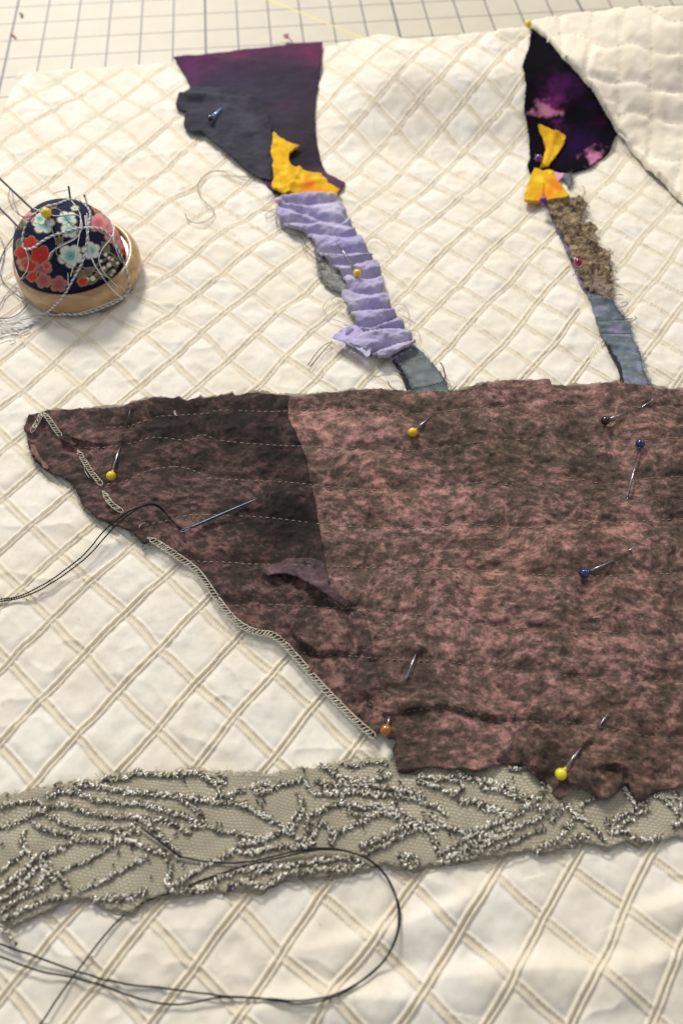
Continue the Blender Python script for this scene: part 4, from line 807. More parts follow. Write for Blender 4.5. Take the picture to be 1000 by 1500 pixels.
# lavender gathered strip
LAV = A("411,296 419,292 432,293 446,291 470,292 494,290 496,297 498,304 507,314 512,327 517,336 521,345 529,356 536,366 543,376 548,384 554,393 557,402 559,409 561,417 560,425 563,432 567,441 572,450 576,458 581,465 588,474 593,483 598,490 602,495 609,505 600,511 590,516 581,521 572,526 564,529 555,529 552,525 546,523 520,515 508,508 505,495 512,483 521,477 519,468 515,462 511,456 506,450 502,443 500,438 505,431 509,426 506,418 503,411 500,404 497,399 491,394 485,390 474,380 464,372 462,366 461,360 456,352 449,342 436,341 424,339 419,334 412,328 407,321 404,314 405,306")
LC = [smooth(A(s, 3.3333, 380, 270), 6) for s in ("130,100 220,112 320,108 400,80", "90,120 200,150 300,190 400,200 435,165", "120,205 220,200 330,205 450,225", "230,250 330,262 430,270 470,262", "270,330 350,352 430,352 545,340", "350,405 430,410 520,385 570,375", "400,470 440,455 520,470 600,452", "420,520 470,545 540,550 615,535", "430,640 500,625 570,622 645,616", "450,700 530,712 600,690 672,655", "420,785 480,745 560,722 640,712 715,715", "540,845 590,815 660,795 765,765")]
def lav_dz(px, py, X, Y):
    d = np.full(px.shape, 1e9); z = np.zeros(px.shape)
    for k, s in enumerate(LC):
        dd, sd, al = pdist(px, py, s, True); d = np.minimum(d, dd)
        z += np.where(sd < 0, .0018*np.exp(-(dd/6.0)**2), 0)
    z += .0050*(1-np.exp(-(d/5.5)**2))
    return z+.0022*(fbm(px/13, py/8, 3, 231)-.45)+.0016*(fbm(px/11+py/18, py/4.5, 3, 233)-.5)
lav = sheet('lavender_strip', LAV, H, .0020, .0006, MFC, None, lav_dz, lambda px, py, X, Y: blend(s2l((168, 158, 188)), [(sst(.4, .75, fbm(px/40, py/24, 3, 235))*.8, (188, 181, 202)), (sst(7, 1, pdist(px, py, np.vstack([LAV, LAV[:1]])))*.55, (160, 154, 160)), (sst(.5, .8, fbm(px/30+py/50, py/30, 3, 239))*.4, (158, 142, 196)), (sst(300, 290, py)*sst(450, 480, px)*.7, (196, 188, 180))]), .0022, .0004)
tag(lav, 'gathered lavender crepe strip puckered by rows of dark stitching', 'fabric strip')
mb = MB()
for s in (LC[4], LC[8], LC[10], LC[11], LC[9][len(LC[9])//2:]):
    q_ = resample(s, 1.2); w = hit(q_, H, .0024); w[:, 2] += lav_dz(q_[:, 0], q_[:, 1], 0, 0)
    for i in range(0, len(w)-4, 5): mb.tube(w[i:i+4], .00022, 4)
tag(mb.build('dark_stitching', MDK2, lav), kind='stuff')
FLV = A("486,501 494,493 503,487 512,482 522,484 530,490 540,500 546,508 543,520 540,528 536,532 530,524 520,517 509,511 498,506")
def flv_dz(px, py, X, Y): return .0034+.0016*sst(482, 530, py)*sst(560, 500, px)+.0018*(fbm(px/9, py/8, 3, 241)-.4)
o_ = sheet('turned_end', FLV, H, .002, .0005, MFC, lav, flv_dz, lambda px, py, X, Y: blend(s2l((176, 164, 204)), [(sst(500, 524, py)*.7, (200, 192, 212))]), .0005, .0004); tag(o_, 'paler turned-up end of the strip with a furry edge')
ww, nn = along(A("486,501 498,506 509,511 520,517 530,524 536,532"), H, .0046, .8, -1); hairs('frayed_edge', ww, nn, 110, .0008, .0026, solid('lavender_fuzz', (186, 176, 214), .95), lav, r=.00008, seed=42)
ww, nn = along(LAV[14:35], H, .0035, 1.0, 1); hairs('frayed_edge', ww, nn, 260, .0006, .0028, bpy.data.materials['lavender_fuzz'], lav, r=.00008, seed=43)
# ---------------------------------------------------------------- pincushion
def local(p): return A(p, 4, 0, 230)
bc = hit([(120.5, 401)], H)[0][:2]; RB = .0385*1.0
rb = abs(hit([(209, 396.5)], H)[0][0]-bc[0]); RB = .0001+hit([(209, 397)], H)[0][0]-hit([(120.5, 397)], H)[0][0]
dc = bc+np.array([-.0026, -.0008]); RD = RB*.868; ZB = .0150; ZD = .0352
cush = empty('pincushion', (bc[0], bc[1], .0)); tag(cush, 'domed pincushion of navy floral cloth in a turned wooden base, stuck with needles and threads', 'pincushion')
def wood():
    m, b, N, L = nodes('turned_wood')
    tc = N('ShaderNodeTexCoord'); mp = N('ShaderNodeMapping'); mp.inputs['Scale'].default_value = (1, 7, 7); mp.inputs['Rotation'].default_value = (0, 0, .25); L(tc.outputs['Object'], mp.inputs[0])
    n = N('ShaderNodeTexNoise', Scale=26.0, Detail=6.0, Distortion=.6); L(mp.outputs[0], n.inputs['Vector'])
    n2 = N('ShaderNodeTexNoise', Scale=14.0, Detail=3.0); L(tc.outputs['Object'], n2.inputs['Vector'])
    r = N('ShaderNodeValToRGB'); e = r.color_ramp.elements; e[0].position = .34; e[0].color = (*s2l((158, 124, 84)), 1); e[1].position = .66; e[1].color = (*s2l((196, 164, 120)), 1); L(n.outputs[0], r.inputs[0])
    mx = N('ShaderNodeMix', data_type='RGBA', blend_type='MULTIPLY'); mx.inputs[7].default_value = (.88, .8, .68, 1); L(n2.outputs[0], mx.inputs[0]); L(r.outputs[0], mx.inputs[6])
    L(mx.outputs[2], b.inputs['Base Color']); b.inputs['Roughness'].default_value = .34; b.inputs['Coat Weight'].default_value = .35; b.inputs['Coat Roughness'].default_value = .2
    return m
prof = [(0, .0005), (.86, .0005), (.93, .0008), (.975, .0022), (.995, .005), (1.0, .008), (.992, .0108), (.972, .0132), (.945, .0146), (.915, .015), (.885, .0146), (.865, .0136), (.855, .012), (0, .012)]
prof = smooth(np.array(prof), 4); nth = 120; th = np.arange(nth)*2*math.pi/nth
off_ = np.clip((prof[:, 1]-.0105)/.004, 0, 1)
v = np.stack([bc[0]+(dc-bc)[0]*off_[:, None]*.35+prof[:, 0][:, None]*RB*np.cos(th), bc[1]+(dc-bc)[1]*off_[:, None]*.35+prof[:, 0][:, None]*RB*np.sin(th), prof[:, 1][:, None]+0*th], -1)
m_ = len(prof); i = np.arange(m_-1)[:, None]*nth+np.arange(nth); j = np.arange(m_-1)[:, None]*nth+(np.arange(nth)+1) % nth
mb = MB(); mb.add(v.reshape(-1, 3), np.stack([i, j, j+nth, i+nth], -1).reshape(-1, 4)); mb.build('wooden_base', wood(), cush)
def dome_z(X, Y):
    r2 = ((X-dc[0])**2+(Y-dc[1])**2)/(RD*RD); return np.where(r2 < 1, .0105+ZD*np.sqrt(np.clip(1-r2, 0, 1))**.92, -1)
def base_z(X, Y):
    r = np.hypot(X-bc[0], Y-bc[1])/RB; return np.where(r < 1, np.interp(r, [0, .86, .915, .95, .98, 1.0], [.012, .013, .015, .0145, .0125, .008]), -1)
hf_c = lambda X, Y: np.maximum(np.maximum(H(X, Y), base_z(X, Y)), dome_z(X, Y))
for c_, r_, z_, nm in ((bc, RB, .008, 'base'), (dc, RD, .0145, 'dome')):
    a_ = np.linspace(0, 6.283, 90); q_ = project(c_[0]+r_*np.cos(a_), c_[1]+r_*np.sin(a_), z_+0*a_); print('PRJ', nm, q_[0].min(), q_[0].max(), q_[1].min(), q_[1].max())
nr, nt_ = 170, 520
rr = np.sin(np.linspace(0, math.pi/2, nr)); tt = np.arange(nt_)*2*math.pi/nt_
DX = dc[0]+RD*rr[:, None]*np.cos(tt); DY = dc[1]+RD*rr[:, None]*np.sin(tt)
DZ = .0105+ZD*(np.cos(np.linspace(0, math.pi/2, nr))[:, None]**.92+0*tt)+.0006*(fbm(DX*90, DY*90, 3, 251)-.5)
P3 = np.stack([DX, DY, DZ], -1).reshape(-1, 3)
px, py = project(*P3.T); cx, cy = px*4, (py-230)*4
nw = fbm(cx/30, cy/30, 3, 261)
back = (CAM-P3); back /= np.linalg.norm(back, axis=1)[:, None]
col = np.broadcast_to(s2l((20, 22, 52)), (len(P3), 3)).copy(); col *= (.8+.4*fbm(cx/14, cy/14, 3, 263))[:, None]
GOLD = s2l((150, 130, 92))
def put(m, c): 
    global col
    m = np.clip(m, 0, 1)[:, None]; col = col*(1-m)+np.asarray(c)*m
def flower(cx0, cy0, R, edge, mid, core, rot=0, sq=.92, np_=5):
    dx = cx-cx0; dy = (cy-cy0)/sq; r = np.hypot(dx, dy); a = np.arctan2(dy, dx)+rot
    lobe = np.abs(np.cos(a*np_/2)); rad = R*(.66+.34*lobe**.55)*(1+.12*(nw-.5)); rad = rad
    put(sst(4.5, 0, r-rad-2), GOLD); f = sst(2.5, -2.5, r-rad+2.5)
    g = np.clip(r/R, 0, 1)[:, None]; c = s2l(mid)*(1-sst(.15, .75, g))+s2l(edge)*sst(.15, .75, g)
    put(f*(.96), c); put(f*(.5*np.exp(-(((1-lobe)-0.)/.0006)**2)), GOLD)
    sep = np.exp(-((1-np.abs(np.sin(a*np_/2)))/.012)**2)*sst(.3, .6, r/R); put(f*sep*.7, np.asarray(s2l(edge))*.6)
    ray = sst(.45, .1, np.abs(((a*9/math.pi) % 2)-1))*sst(R*.42, R*.3, r); put(ray*.75, s2l(core)); put(sst(R*.11, R*.05, r), GOLD*.7)
def leaf(x0, y0, x1, y1, w, c=(96, 98, 76)):
    d, sd, al = pdist(cx, cy, np.array([[x0, y0], [x1, y1]]), True); wd = w*np.sin(math.pi*np.clip(al, .04, .96))
    put(sst(3, 0, d-wd-1.5), GOLD); put(sst(2, -1, d-wd+2), s2l(c)*(.85+.3*al)[:, None]); put(sst(2.5, 0, d-1)*.5*(d < wd), GOLD)
def stem(pl, w=3, c=(104, 100, 78)): d = pdist(cx, cy, smooth(A(pl), 5)); put(sst(w+1.5, w-1, d), s2l(c))
TE, TM, TCo = (214, 220, 208), (110, 186, 176), (88, 96, 66); RE, RM = (204, 42, 32), (186, 30, 34); PE, PM = (216, 138, 142), (196, 92, 104); DP, DPM = (172, 92, 100), (150, 66, 78)
stem("500,700 560,640 640,590 700,600", 7); stem("520,690 600,700 660,660", 5); stem("590,570 640,560 690,590", 5); stem("600,520 620,500 640,470", 5); stem("340,440 355,490 350,530", 5, (170, 160, 120)); stem("690,640 640,690 560,720", 5)
for l in ((470, 690, 560, 650, 20), (430, 670, 500, 700, 24), (600, 500, 640, 560, 22), (560, 690, 640, 640, 16), (330, 510, 370, 470, 20), (650, 350, 590, 320, 22), (560, 320, 620, 340, 20), (690, 640, 640, 600, 14), (140, 470, 100, 540, 22), (570, 720, 500, 740, 14), (460, 290, 420, 300, 14), (330, 290, 250, 300, 16), (110, 420, 140, 360, 18)): leaf(*l)
for bx, by, r_ in ((640, 632, 12), (668, 670, 11), (655, 690, 9), (610, 650, 9), (620, 572, 9), (545, 712, 14), (512, 716, 11), (690, 622, 8), (660, 600, 7), (590, 610, 8), (640, 590, 7)):
    d = np.hypot(cx-bx, cy-by); put(sst(3, 0, d-r_-2), GOLD); put(sst(2, -1, d-r_), s2l((214, 212, 190)))
flower(150, 620, 52, PE, DPM, TCo, .4); flower(255, 650, 50, DP, DPM, TCo, .9); flower(345, 745, 50, DP, DPM, TCo, .2); flower(255, 725, 46, DP, DPM, TCo, .5); flower(130, 560, 44, RE, RM, TCo, .7)
flower(180, 505, 46, RE, RM, TCo, .1); flower(240, 575, 62, RE, RM, TCo, 1.1); flower(175, 640, 40, RE, RM, TCo, .3); flower(190, 700, 34, RE, RM, TCo, .8); flower(485, 730, 30, RE, RM, TCo, .5); flower(735, 545, 34, RE, RM, TCo, .2); flower(275, 640, 26, (226, 84, 92), RM, TCo, .2)
flower(620, 400, 52, PE, PM, TCo, .6); flower(578, 385, 62, PE, PM, TCo, .2); flower(690, 470, 62, PE, PM, TCo, .9); flower(650, 455, 40, PE, PM, TCo, .1); flower(725, 500, 40, PE, PM, TCo, .6)
flower(255, 395, 66, TE, TM, TCo, .3, .85); flower(235, 360, 46, TE, TM, TCo, 1.3, .8); flower(395, 362, 58, TE, TM, TCo, .8, .8); flower(410, 430, 54, TE, TM, TCo, .2, .85); flower(535, 548, 56, TE, TM, TCo, .5); flower(415, 580, 76, TE, TM, TCo, 1.0); flower(440, 300, 24, TE, TM, TCo, .4, .6); flower(580, 298, 38, RE, RM, TCo, .4, .6); flower(170, 350, 40, PE, PM, TCo, .4, .8)
mb = MB(); i = np.arange(nr-1)[:, None]*nt_+np.arange(nt_); j = np.arange(nr-1)[:, None]*nt_+(np.arange(nt_)+1) % nt_
mb.add(P3, np.stack([i, i+nt_, j+nt_, j], -1).reshape(-1, 4), None, col)
mb.build('floral_cushion', fabric('floral_print', .08, 300, .35, 1500, rough=.85, sheen=.03), cush)
# ---------------------------------------------------------------- threads over the pincushion
MWC = solid('white_cord', (232, 230, 226), .6); MGC = solid('silver_cord', (150, 150, 154), .55); MGR = solid('grey_cotton', (150, 144, 138), .7); MPT = solid('mauve_thread', (116, 96, 110), .7)
def twist(name, px_pts, r, label, group=None, lift=.0006, pitch=.0032):
    p = resample(smooth(px_pts, 8), 1.0); w = march(p, hf_c, lift); w = resample(w, .0004)
    for _ in range(6): w[1:-1] = (w[:-2]+2*w[1:-1]+w[2:])/4
    s = np.arange(len(w))*.0004; t = np.gradient(w, axis=0); t /= np.linalg.norm(t, axis=1)[:, None]
    a = np.cross(t, [0, .3, 1]); a /= np.linalg.norm(a, axis=1)[:, None]; b = np.cross(t, a); root = None
    for k in range(2):
        ph = 2*math.pi*s/pitch+k*math.pi; q_ = w+r*.62*(a*np.cos(ph)[:, None]+b*np.sin(ph)[:, None])
        mb = MB(); mb.tube(q_, r*.72, 6)
        if root is None: root = empty(name, w[len(w)//2])
        mb.build('ply', MWC if k == 0 else MGC, root)
    return tag(root, label, 'cord', group)
twist('twisted_cord', local("-160,1040 0,1035 60,1025 150,1000 230,950 300,890 370,820 410,750 450,680 490,600 510,500 520,400 530,330 510,290 480,265 430,250 390,255 340,275 280,290 220,320 170,370 140,440 135,510 150,540 200,530 240,500 300,465 380,440 450,420 530,415 600,425 650,470 690,540 720,600 745,680 760,740 750,790 700,840 620,875 540,905 450,922 350,915"), .00055, 'two-ply white and silver cord looped over the floral dome of the pincushion')
def strand(name, mat, px_pts, r, label, cat='thread', hf=None, lift=.0005, group=None, n=5, zs=None, wavy=0.0):
    p = resample(smooth(px_pts, 8), 1.0); w = (march if hf is None else hit)(p, hf or hf_c, lift); w = resample(w, .0006)
    for _ in range(5): w[1:-1] = (w[:-2]+2*w[1:-1]+w[2:])/4
    if zs is not None: w[:, 2] += np.interp(np.linspace(0, 1, len(w)), np.linspace(0, 1, len(zs)), zs)
    if wavy: s = np.arange(len(w)); w[:, 0] += wavy*(vnoise(s/6., s*0+3., 4)-.5); w[:, 1] += wavy*(vnoise(s/6., s*0+9., 4)-.5)
    mb = MB(); mb.tube(w, r, n); o = mb.build(name, mat); return tag(o, label, cat, group)
strand('white_thread', MWC, local("640,330 655,380 668,430 665,480 680,540 715,620"), .0003, 'thin white thread down the pink flowers at the right of the pincushion')
strand('white_thread', MWC, local("500,345 505,400 512,460 525,560 560,640 600,700 640,755 700,815 740,822 755,800"), .0003, 'white thread from the crown of the pincushion down across its wooden rim')
strand('white_thread', MWC, local("510,330 518,450 535,570 580,670 640,705 700,750 745,800"), .00022, 'fine white thread branching off toward the right rim of the pincushion')
strand('grey_thread', MGR, local("470,640 530,660 600,685 690,740 750,800"), .00022, 'fine grey thread along the green stems, low on the pincushion')
strand('grey_thread', MGR, local("300,300 350,310 400,370 445,420 460,450 430,480 380,505 345,515 330,560 360,600 420,640 480,655"), .00024, 'looped grey thread around the teal flowers of the pincushion')
strand('grey_thread', MGR, local("330,530 300,580 240,635 180,680 120,725 60,780 20,830 0,870 -80,960"), .00026, 'grey thread leaving the red flowers over the front left rim of the pincushion')
strand('white_thread', MWC, local("400,680 400,720 402,755"), .0002, 'short white thread end hanging at the front of the floral dome')
strand('mauve_thread', MPT, local("60,190 52,235 70,290 110,335 150,352 190,350"), .0003, 'mauve thread loop standing off the left shoulder of the pincushion', lift=.004)
strand('mauve_thread', MPT, local("72,190 80,250 100,310 130,350 165,372"), .0003, 'second mauve loop, inside the first, at the left shoulder of the pincushion', lift=.004)
for pp, lab in (("200,300 260,330 330,345 420,335 470,350 480,420 440,480 360,520 300,560 285,600", 'pale thread crossing the teal flowers and dropping toward the red ones on the pincushion'), ("420,255 470,330 470,420 455,520 430,640 415,700", 'pale thread straight down the middle of the floral dome'), ("560,300 620,340 670,400 655,470 600,540 580,610 620,690 690,760", 'pale thread wandering down through the pink flowers of the pincushion'), ("150,540 170,600 160,660 120,720 60,790 -30,850", 'pale thread slipping off the red flowers to the left of the pincushion')):
    strand('pale_thread', MWC, local(pp), .00024, lab)
MDT = solid('dark_thread', (40, 40, 48), .6)
strand('dark_thread', MDT, local("-40,290 20,320 60,355 90,400 85,460 50,510 20,560 0,610 -40,660"), .00032, 'dark thread looping from the left of the pincushion out to the cloth')
strand('dark_thread', MDT, local("-60,430 0,470 28,540 22,610 5,680 20,730 70,785 130,830"), .00028, 'dark thread running down the left side to the wooden rim of the pincushion')
strand('dark_thread', MDT, local("-80,940 0,945 60,943 110,920 140,890 165,858"), .0003, 'dark thread lying on the cloth in front of the pincushion base')
for pp, lab in (("-80,990 0,985 80,965 150,965 230,945", 'white thread in the bundle in front of the pincushion, nearest its base'), ("-80,1010 0,1000 70,990 140,985 220,965", 'white thread in the bundle, just behind the two-ply cord'), ("-80,1080 -20,1078 40,1062 75,1050 90,1065 60,1085", 'white thread end curling in front of the two-ply cord'), ("-80,975 0,970 60,975 130,950", 'wavy white thread at the far side of the bundle before the pincushion')):
    strand('white_thread', MWC, local(pp), .0003, lab, wavy=.0006)
for pp, lab in (("-80,1020 0,1012 60,1000 120,998 200,975 260,930", 'white thread weaving through the bundle, thickest of those in front of the base'), ("-80,960 0,955 50,962 100,950 160,935 200,915", 'white thread of the bundle that touches the wooden base'), ("-80,1050 0,1046 50,1030 110,1040 170,1010", 'white thread kinked below the two-ply cord at the edge of the cloth')):
    strand('white_thread', MWC, local(pp), .0004, lab, wavy=.0009)
strand('white_thread', MWC, local("180,920 260,918 350,925 450,918 560,885 650,850 720,820"), .00026, 'white thread lying along the foot of the wooden base')
# ---------------------------------------------------------------- pins
MST3 = solid('pin_steel', (150, 150, 158), .28, metal=1); MDS = solid('dark_steel', (74, 66, 66), .35, metal=.9)
HEADS = {'yellow': solid('yellow_head', (226, 184, 14), .22, coat=.4), 'black': solid('black_head', (18, 18, 22), .15, coat=.4), 'blue': solid('blue_head', (22, 30, 92), .12, coat=.6), 'amber': solid('amber_head', (166, 106, 40), .2, metal=.35, coat=.5), 'magenta': solid('magenta_head', (140, 18, 70), .16, metal=.3, coat=.5), 'purple': solid('purple_head', (104, 28, 122), .16, metal=.3, coat=.5), 'pearl': solid('pearl_head', (222, 178, 178), .25, coat=.5), 'lemon': solid('lemon_head', (226, 208, 40), .25, coat=.4)}
MBS = solid('bright_steel', (150, 178, 214), .3, metal=.6)
PG = 'ball-headed pins stuck in the sewing'
def pin(kind, head, tail, label, hf=H, off=.002, r=.0024, rise=.0012, out=None, neck=True, sr=.00042, depth=.0016, mat=None):
    hp = hit([head], hf, off+r+rise)[0]; tp = hit([tail], hf, off+(.0003 if out is None else .0012))[0]
    root = empty('ball_pin', (hp[0], hp[1], hp[2]-r)); tag(root, label, 'pin', PG)
    d = (tp-hp)/np.linalg.norm(tp-hp)
    mb = MB(); mb.ball(hp, r, 24, 16)
    if neck: mb.tube(np.array([hp+d*r*.9, hp+d*r*1.5]), np.array([sr*1.7, sr*1.2]), 8)
    mb.build('head', HEADS[kind], root)
    if out is None: pts = [hp+d*r*.8, tp, tp+d*.003-[0, 0, depth]]
    else:
        a, b_ = out; aw = hit([a], hf, off-.0002)[0]; bw = hit([b_], hf, off+.0022)[0]
        pts = [hp+d*r*.8, tp, tp+(aw-tp)*.35-[0, 0, .003], tp+(aw-tp)*.7-[0, 0, .003], aw, bw]
    pts = np.array(pts, float); mb = MB(); rad = np.full(len(pts), sr); 
    if out is not None: rad[-1] = sr*.3
    mb.tube(pts, rad, 8); mb.build('shaft', mat or MST3, root); return root
hb = hf_b; po = OFF_P
pin('yellow', (163, 697), (175, 657), 'yellow-headed pin near the pointed end of the patchwork, beside the overlocked edge', hb, po)
pin('yellow', (604, 633), (629, 611), 'yellow-headed pin in the pink panel below the grey ribbon', hb, po)
pin('black', (886, 616), (916, 604), 'black-headed pin in the patchwork, below the blue grey strip', hb, po, out=((940, 596), (968, 577)))
pin('blue', (937, 650), (919, 726), 'blue-headed pin lying with its whole shaft and tip exposed on the patchwork', hb, po+.0008, out=((919, 727), (918, 731)), rise=.0)
pin('blue', (855, 840), (893, 823), 'blue-headed pin whose tip surfaces again, in the middle of the pink panel', hb, po, out=((921, 806), (935, 799)))
pin('amber', (565, 1069), (571, 1047), 'amber-headed pin where the overlocked edge ends', hb, po)
pin('lemon', (821, 1134), (847, 1099), 'lemon yellow-headed pin at the hem of the patchwork above the lace', hb, po, out=((878, 1062), (894, 1038)))
pin('yellow', (523, 400), (497, 360), 'yellow-headed pin in the middle of the gathered lavender strip', H, .0055)
pin('magenta', (846, 384), (838, 376), 'magenta-headed pin in the tan frayed strip', H, .004, r=.0025)
pin('purple', (788, 232), (784, 226), 'purple-headed pin beside the bow shaped yellow scrap on the velvet', H, .003, r=.0025)
pin('purple', (795, 294), (796, 284), 'purple-headed pin at the lower edge of the wider yellow scrap', H, .0045, r=.0025)
pin('lemon', (773, 35), (776, 44), 'lemon yellow-headed pin at the far corner where the cloth is folded', H, .003, r=.0025, rise=.001)
pin('black', (308, 173), (323, 160), 'black-headed pin with a bright shaft in the charcoal scrap', H, .0042, r=.0019, sr=.0007, mat=MBS)
pin('pearl', (419, 52), (427, 60), 'pale pink-headed pin poking out behind the purple scrap', hf_mat, .001, r=.0023)
pin('pearl', (406, 294), (412, 286), 'pearly pink-headed pin at the top of the lavender strip', H, .002, r=.0020)
cp = march(local("272,328"), hf_c, .0032)[0]; ct = march(local("325,480"), hf_c, .0006)[0]
root = empty('ball_pin', cp-[0, 0, .0024]); tag(root, 'yellow-headed pin on the crown of the floral pincushion', 'pin', PG)
mb = MB(); mb.ball(cp, .0029, 24, 16); mb.build('head', HEADS['yellow'], root)
mid = march(local("300,405"), hf_c, .0014)[0]; mb = MB(); mb.tube(np.array([cp, mid, ct, ct+(ct-mid)*.15-[0, 0, .002]]), .0004, 8); mb.build('shaft', MST3, root)
def bare(a, b_, label, hf, off, r=.0004, dip=.0015, mat=None):
    w = hit([a, b_], hf, off); w[0, 2] += .0004; w[1, 2] += .0004; m2 = w.mean(0)+[0, 0, .0007]; d = (w[1]-w[0])*.15
    mb = MB(); mb.tube(np.array([w[0]-d-[0, 0, dip], w[0], m2, w[1], w[1]+d-[0, 0, dip]]), r, 8); return tag(mb.build('pin_shaft', mat or MST3), label, 'pin')
bare((595, 993), (609, 958), 'bare length of pin surfacing in the pink panel above the crease and the amber-headed pin', hb, po)
bare((186, 625), (192, 601), 'bare length of pin at the top edge of the dark panel, near its pointed end', hb, po, mat=MDS)
# needles in the pincushion
def needle(a, b_, za, label, r=.0005):
    w1 = march(local(b_), hf_c, -.0006)[0]; d = rays(local(a))[0]; t = (za-CAM[2])/d[2]; w0 = CAM+d*t
    mb = MB(); mb.tube(np.array([w0, w0+(w1-w0)*.04, w0+(w1-w0)*.12, w1, w1+(w1-w0)*.12]), np.array([r*.5, r*1.1, r, r*.9, r*.6]), 8); return tag(mb.build('needle', MDS), label, 'needle')
needle("-90,40", "212,326", .036, 'long dark needle slanting into the left shoulder of the pincushion', .0007)
needle("-30,270", "140,441", .030, 'dark needle stuck low in the left side of the pincushion, below the long one', .0006)
needle("403,170", "416,262", .046, 'upright dark needle at the crown of the pincushion', .0006)
needle("496,224", "512,275", .0445, 'shorter dark needle just right of the upright one on the pincushion', .0006)
needle("466,295", "468,400", .0435, 'grey needle lying into the dome between the teal and the pink flowers', .0005)
strand('dark_thread', MDT, local("310,218 340,205 375,198 402,190"), .0002, 'short dark thread end through the eye of the upright needle', lift=.003)
# ---------------------------------------------------------------- threaded needle on the patchwork
ne = hit([(265, 779)], hb, po+.0016)[0]; nt2 = hit([(381, 729)], hb, po+.0028)[0]
d = (nt2-ne); Ln = np.linalg.norm(d); d /= Ln; sd = np.cross(d, [0, 0, 1]); sd /= np.linalg.norm(sd)
nr_ = empty('sewing_needle', ne); tag(nr_, 'steel sewing needle threaded with black thread, lying on the dark panel', 'needle')
MNS = solid('needle_steel', (76, 86, 102), .38, metal=1)
mb = MB(); t_ = np.array([.115, .14, .3, .55, .8, .93, 1.0]); mb.tube(ne+d*Ln*t_[:, None], np.array([.0005, .00062, .00064, .0006, .0005, .0003, .00006]), 10); mb.build('shaft', MNS, nr_)
a_ = np.linspace(0, 2*math.pi, 25); lo_ = ne+d*(Ln*.062+Ln*.062*np.cos(a_))[:, None]+sd*(.00072*np.sin(a_))[:, None]
mb = MB(); mb.tube(lo_, .00032, 6); mb.build('eye', MNS, nr_)
MB2 = solid('black_cotton', (32, 33, 39), .8, spec=.2)
hf_s = lambda X, Y: np.where(Y > -9, H(X, Y), 0)
def lay(name, px_pts, zs, r, label, hf=H):
    p = resample(smooth(px_pts, 8), 1.0); z = np.interp(np.linspace(0, 1, len(p)), np.linspace(0, 1, len(zs)), zs)
    r = r*1.0; w = hit(p, hf, z); w = resample(w, .0007)
    for _ in range(8): w[1:-1] = (w[:-2]+2*w[1:-1]+w[2:])/4
    s_ = np.arange(len(w)); w[:, 0] += .0003*(vnoise(s_/7., s_*0+px_pts[0][0], 4)-.5); w[:, 1] += .0003*(vnoise(s_/7., s_*0+px_pts[0][1], 8)-.5)
    w = resample(w, .00035); s_ = np.arange(len(w))*.00035; t = np.gradient(w, axis=0); t /= np.linalg.norm(t, axis=1)[:, None]; a = np.cross(t, [0, .2, 1]); a /= np.linalg.norm(a, axis=1)[:, None]; b = np.cross(t, a)
    mb = MB()
    for k in (0, math.pi): mb.tube(w+r*.5*(a*np.cos(s_/.0022*6.28+k)[:, None]+b*np.sin(s_/.0022*6.28+k)[:, None]), r*.62, 5)
    rg = np.random.default_rng(int(px_pts[0][0])+5)
    for i in rg.integers(0, len(w), len(w)//9):
        d = rg.normal(0, 1, 3)*[1, 1, .5]; d /= np.linalg.norm(d); mb.tube(np.array([w[i], w[i]+d*r*2, w[i]+d*r*3+t[i]*rg.normal(0, .0006)]), .00004, 3)
    return tag(mb.build(name, MB2), label, 'thread')
Z1 = [.0042, .0042, .009, .008, .0045, .0038, .003, .0025, .0018, .0012, .0011, .0011, .0011]
lay('black_thread', A("269,776 258,768 244,753 231,741 221,739 210,741 189,749 168,764 150,780 135,800 114,821 90,839 57,860 30,873 0,878 -60,883"), Z1, .00036, 'upper black thread strand from the needle eye to the left edge of the cloth')
lay('black_thread', A("270,778 262,772 250,761 238,745 227,738 212,739 193,751 172,768 155,786 138,805 118,824 94,842 62,862 32,875 0,881 -60,887"), Z1, .00036, 'lower black thread strand from the needle eye to the left edge of the cloth')
hf_ll = lambda X, Y: H(X, Y)+.0016*sst(.0, .012, Y-gxy(500, 1290)[1])
lay('black_thread', A("207,1212 228,1227 258,1251 284,1259 312,1263 360,1263 414,1251 462,1243 510,1247 546,1263 570,1290 583,1326 581,1368 564,1404 534,1434 480,1460 432,1466 380,1462 324,1459 240,1447 180,1441 120,1425 60,1404 0,1383 -60,1362"), [.0012, .0014, .0016, .0016, .0014, .001, .0008, .0008, .0008, .0008, .0008], .00036, 'black thread that starts on the lace and loops back across the cloth in front', hf_ll)
lay('black_thread', A("30,1550 60,1500 84,1464 114,1422 150,1374 186,1338 216,1320 264,1302 336,1275 408,1257 468,1244 516,1249 556,1272 577,1306 586,1340 576,1386 550,1420 500,1456 440,1470 380,1463 318,1462 270,1471 228,1469 180,1455 120,1435 60,1423 0,1401 -60,1384"), [.0008, .0008, .0009, .0016, .0016, .0014, .001, .0012, .0012, .0012, .0012], .00036, 'black thread that rises from the front edge, circles over the lace and runs back left', hf_ll)
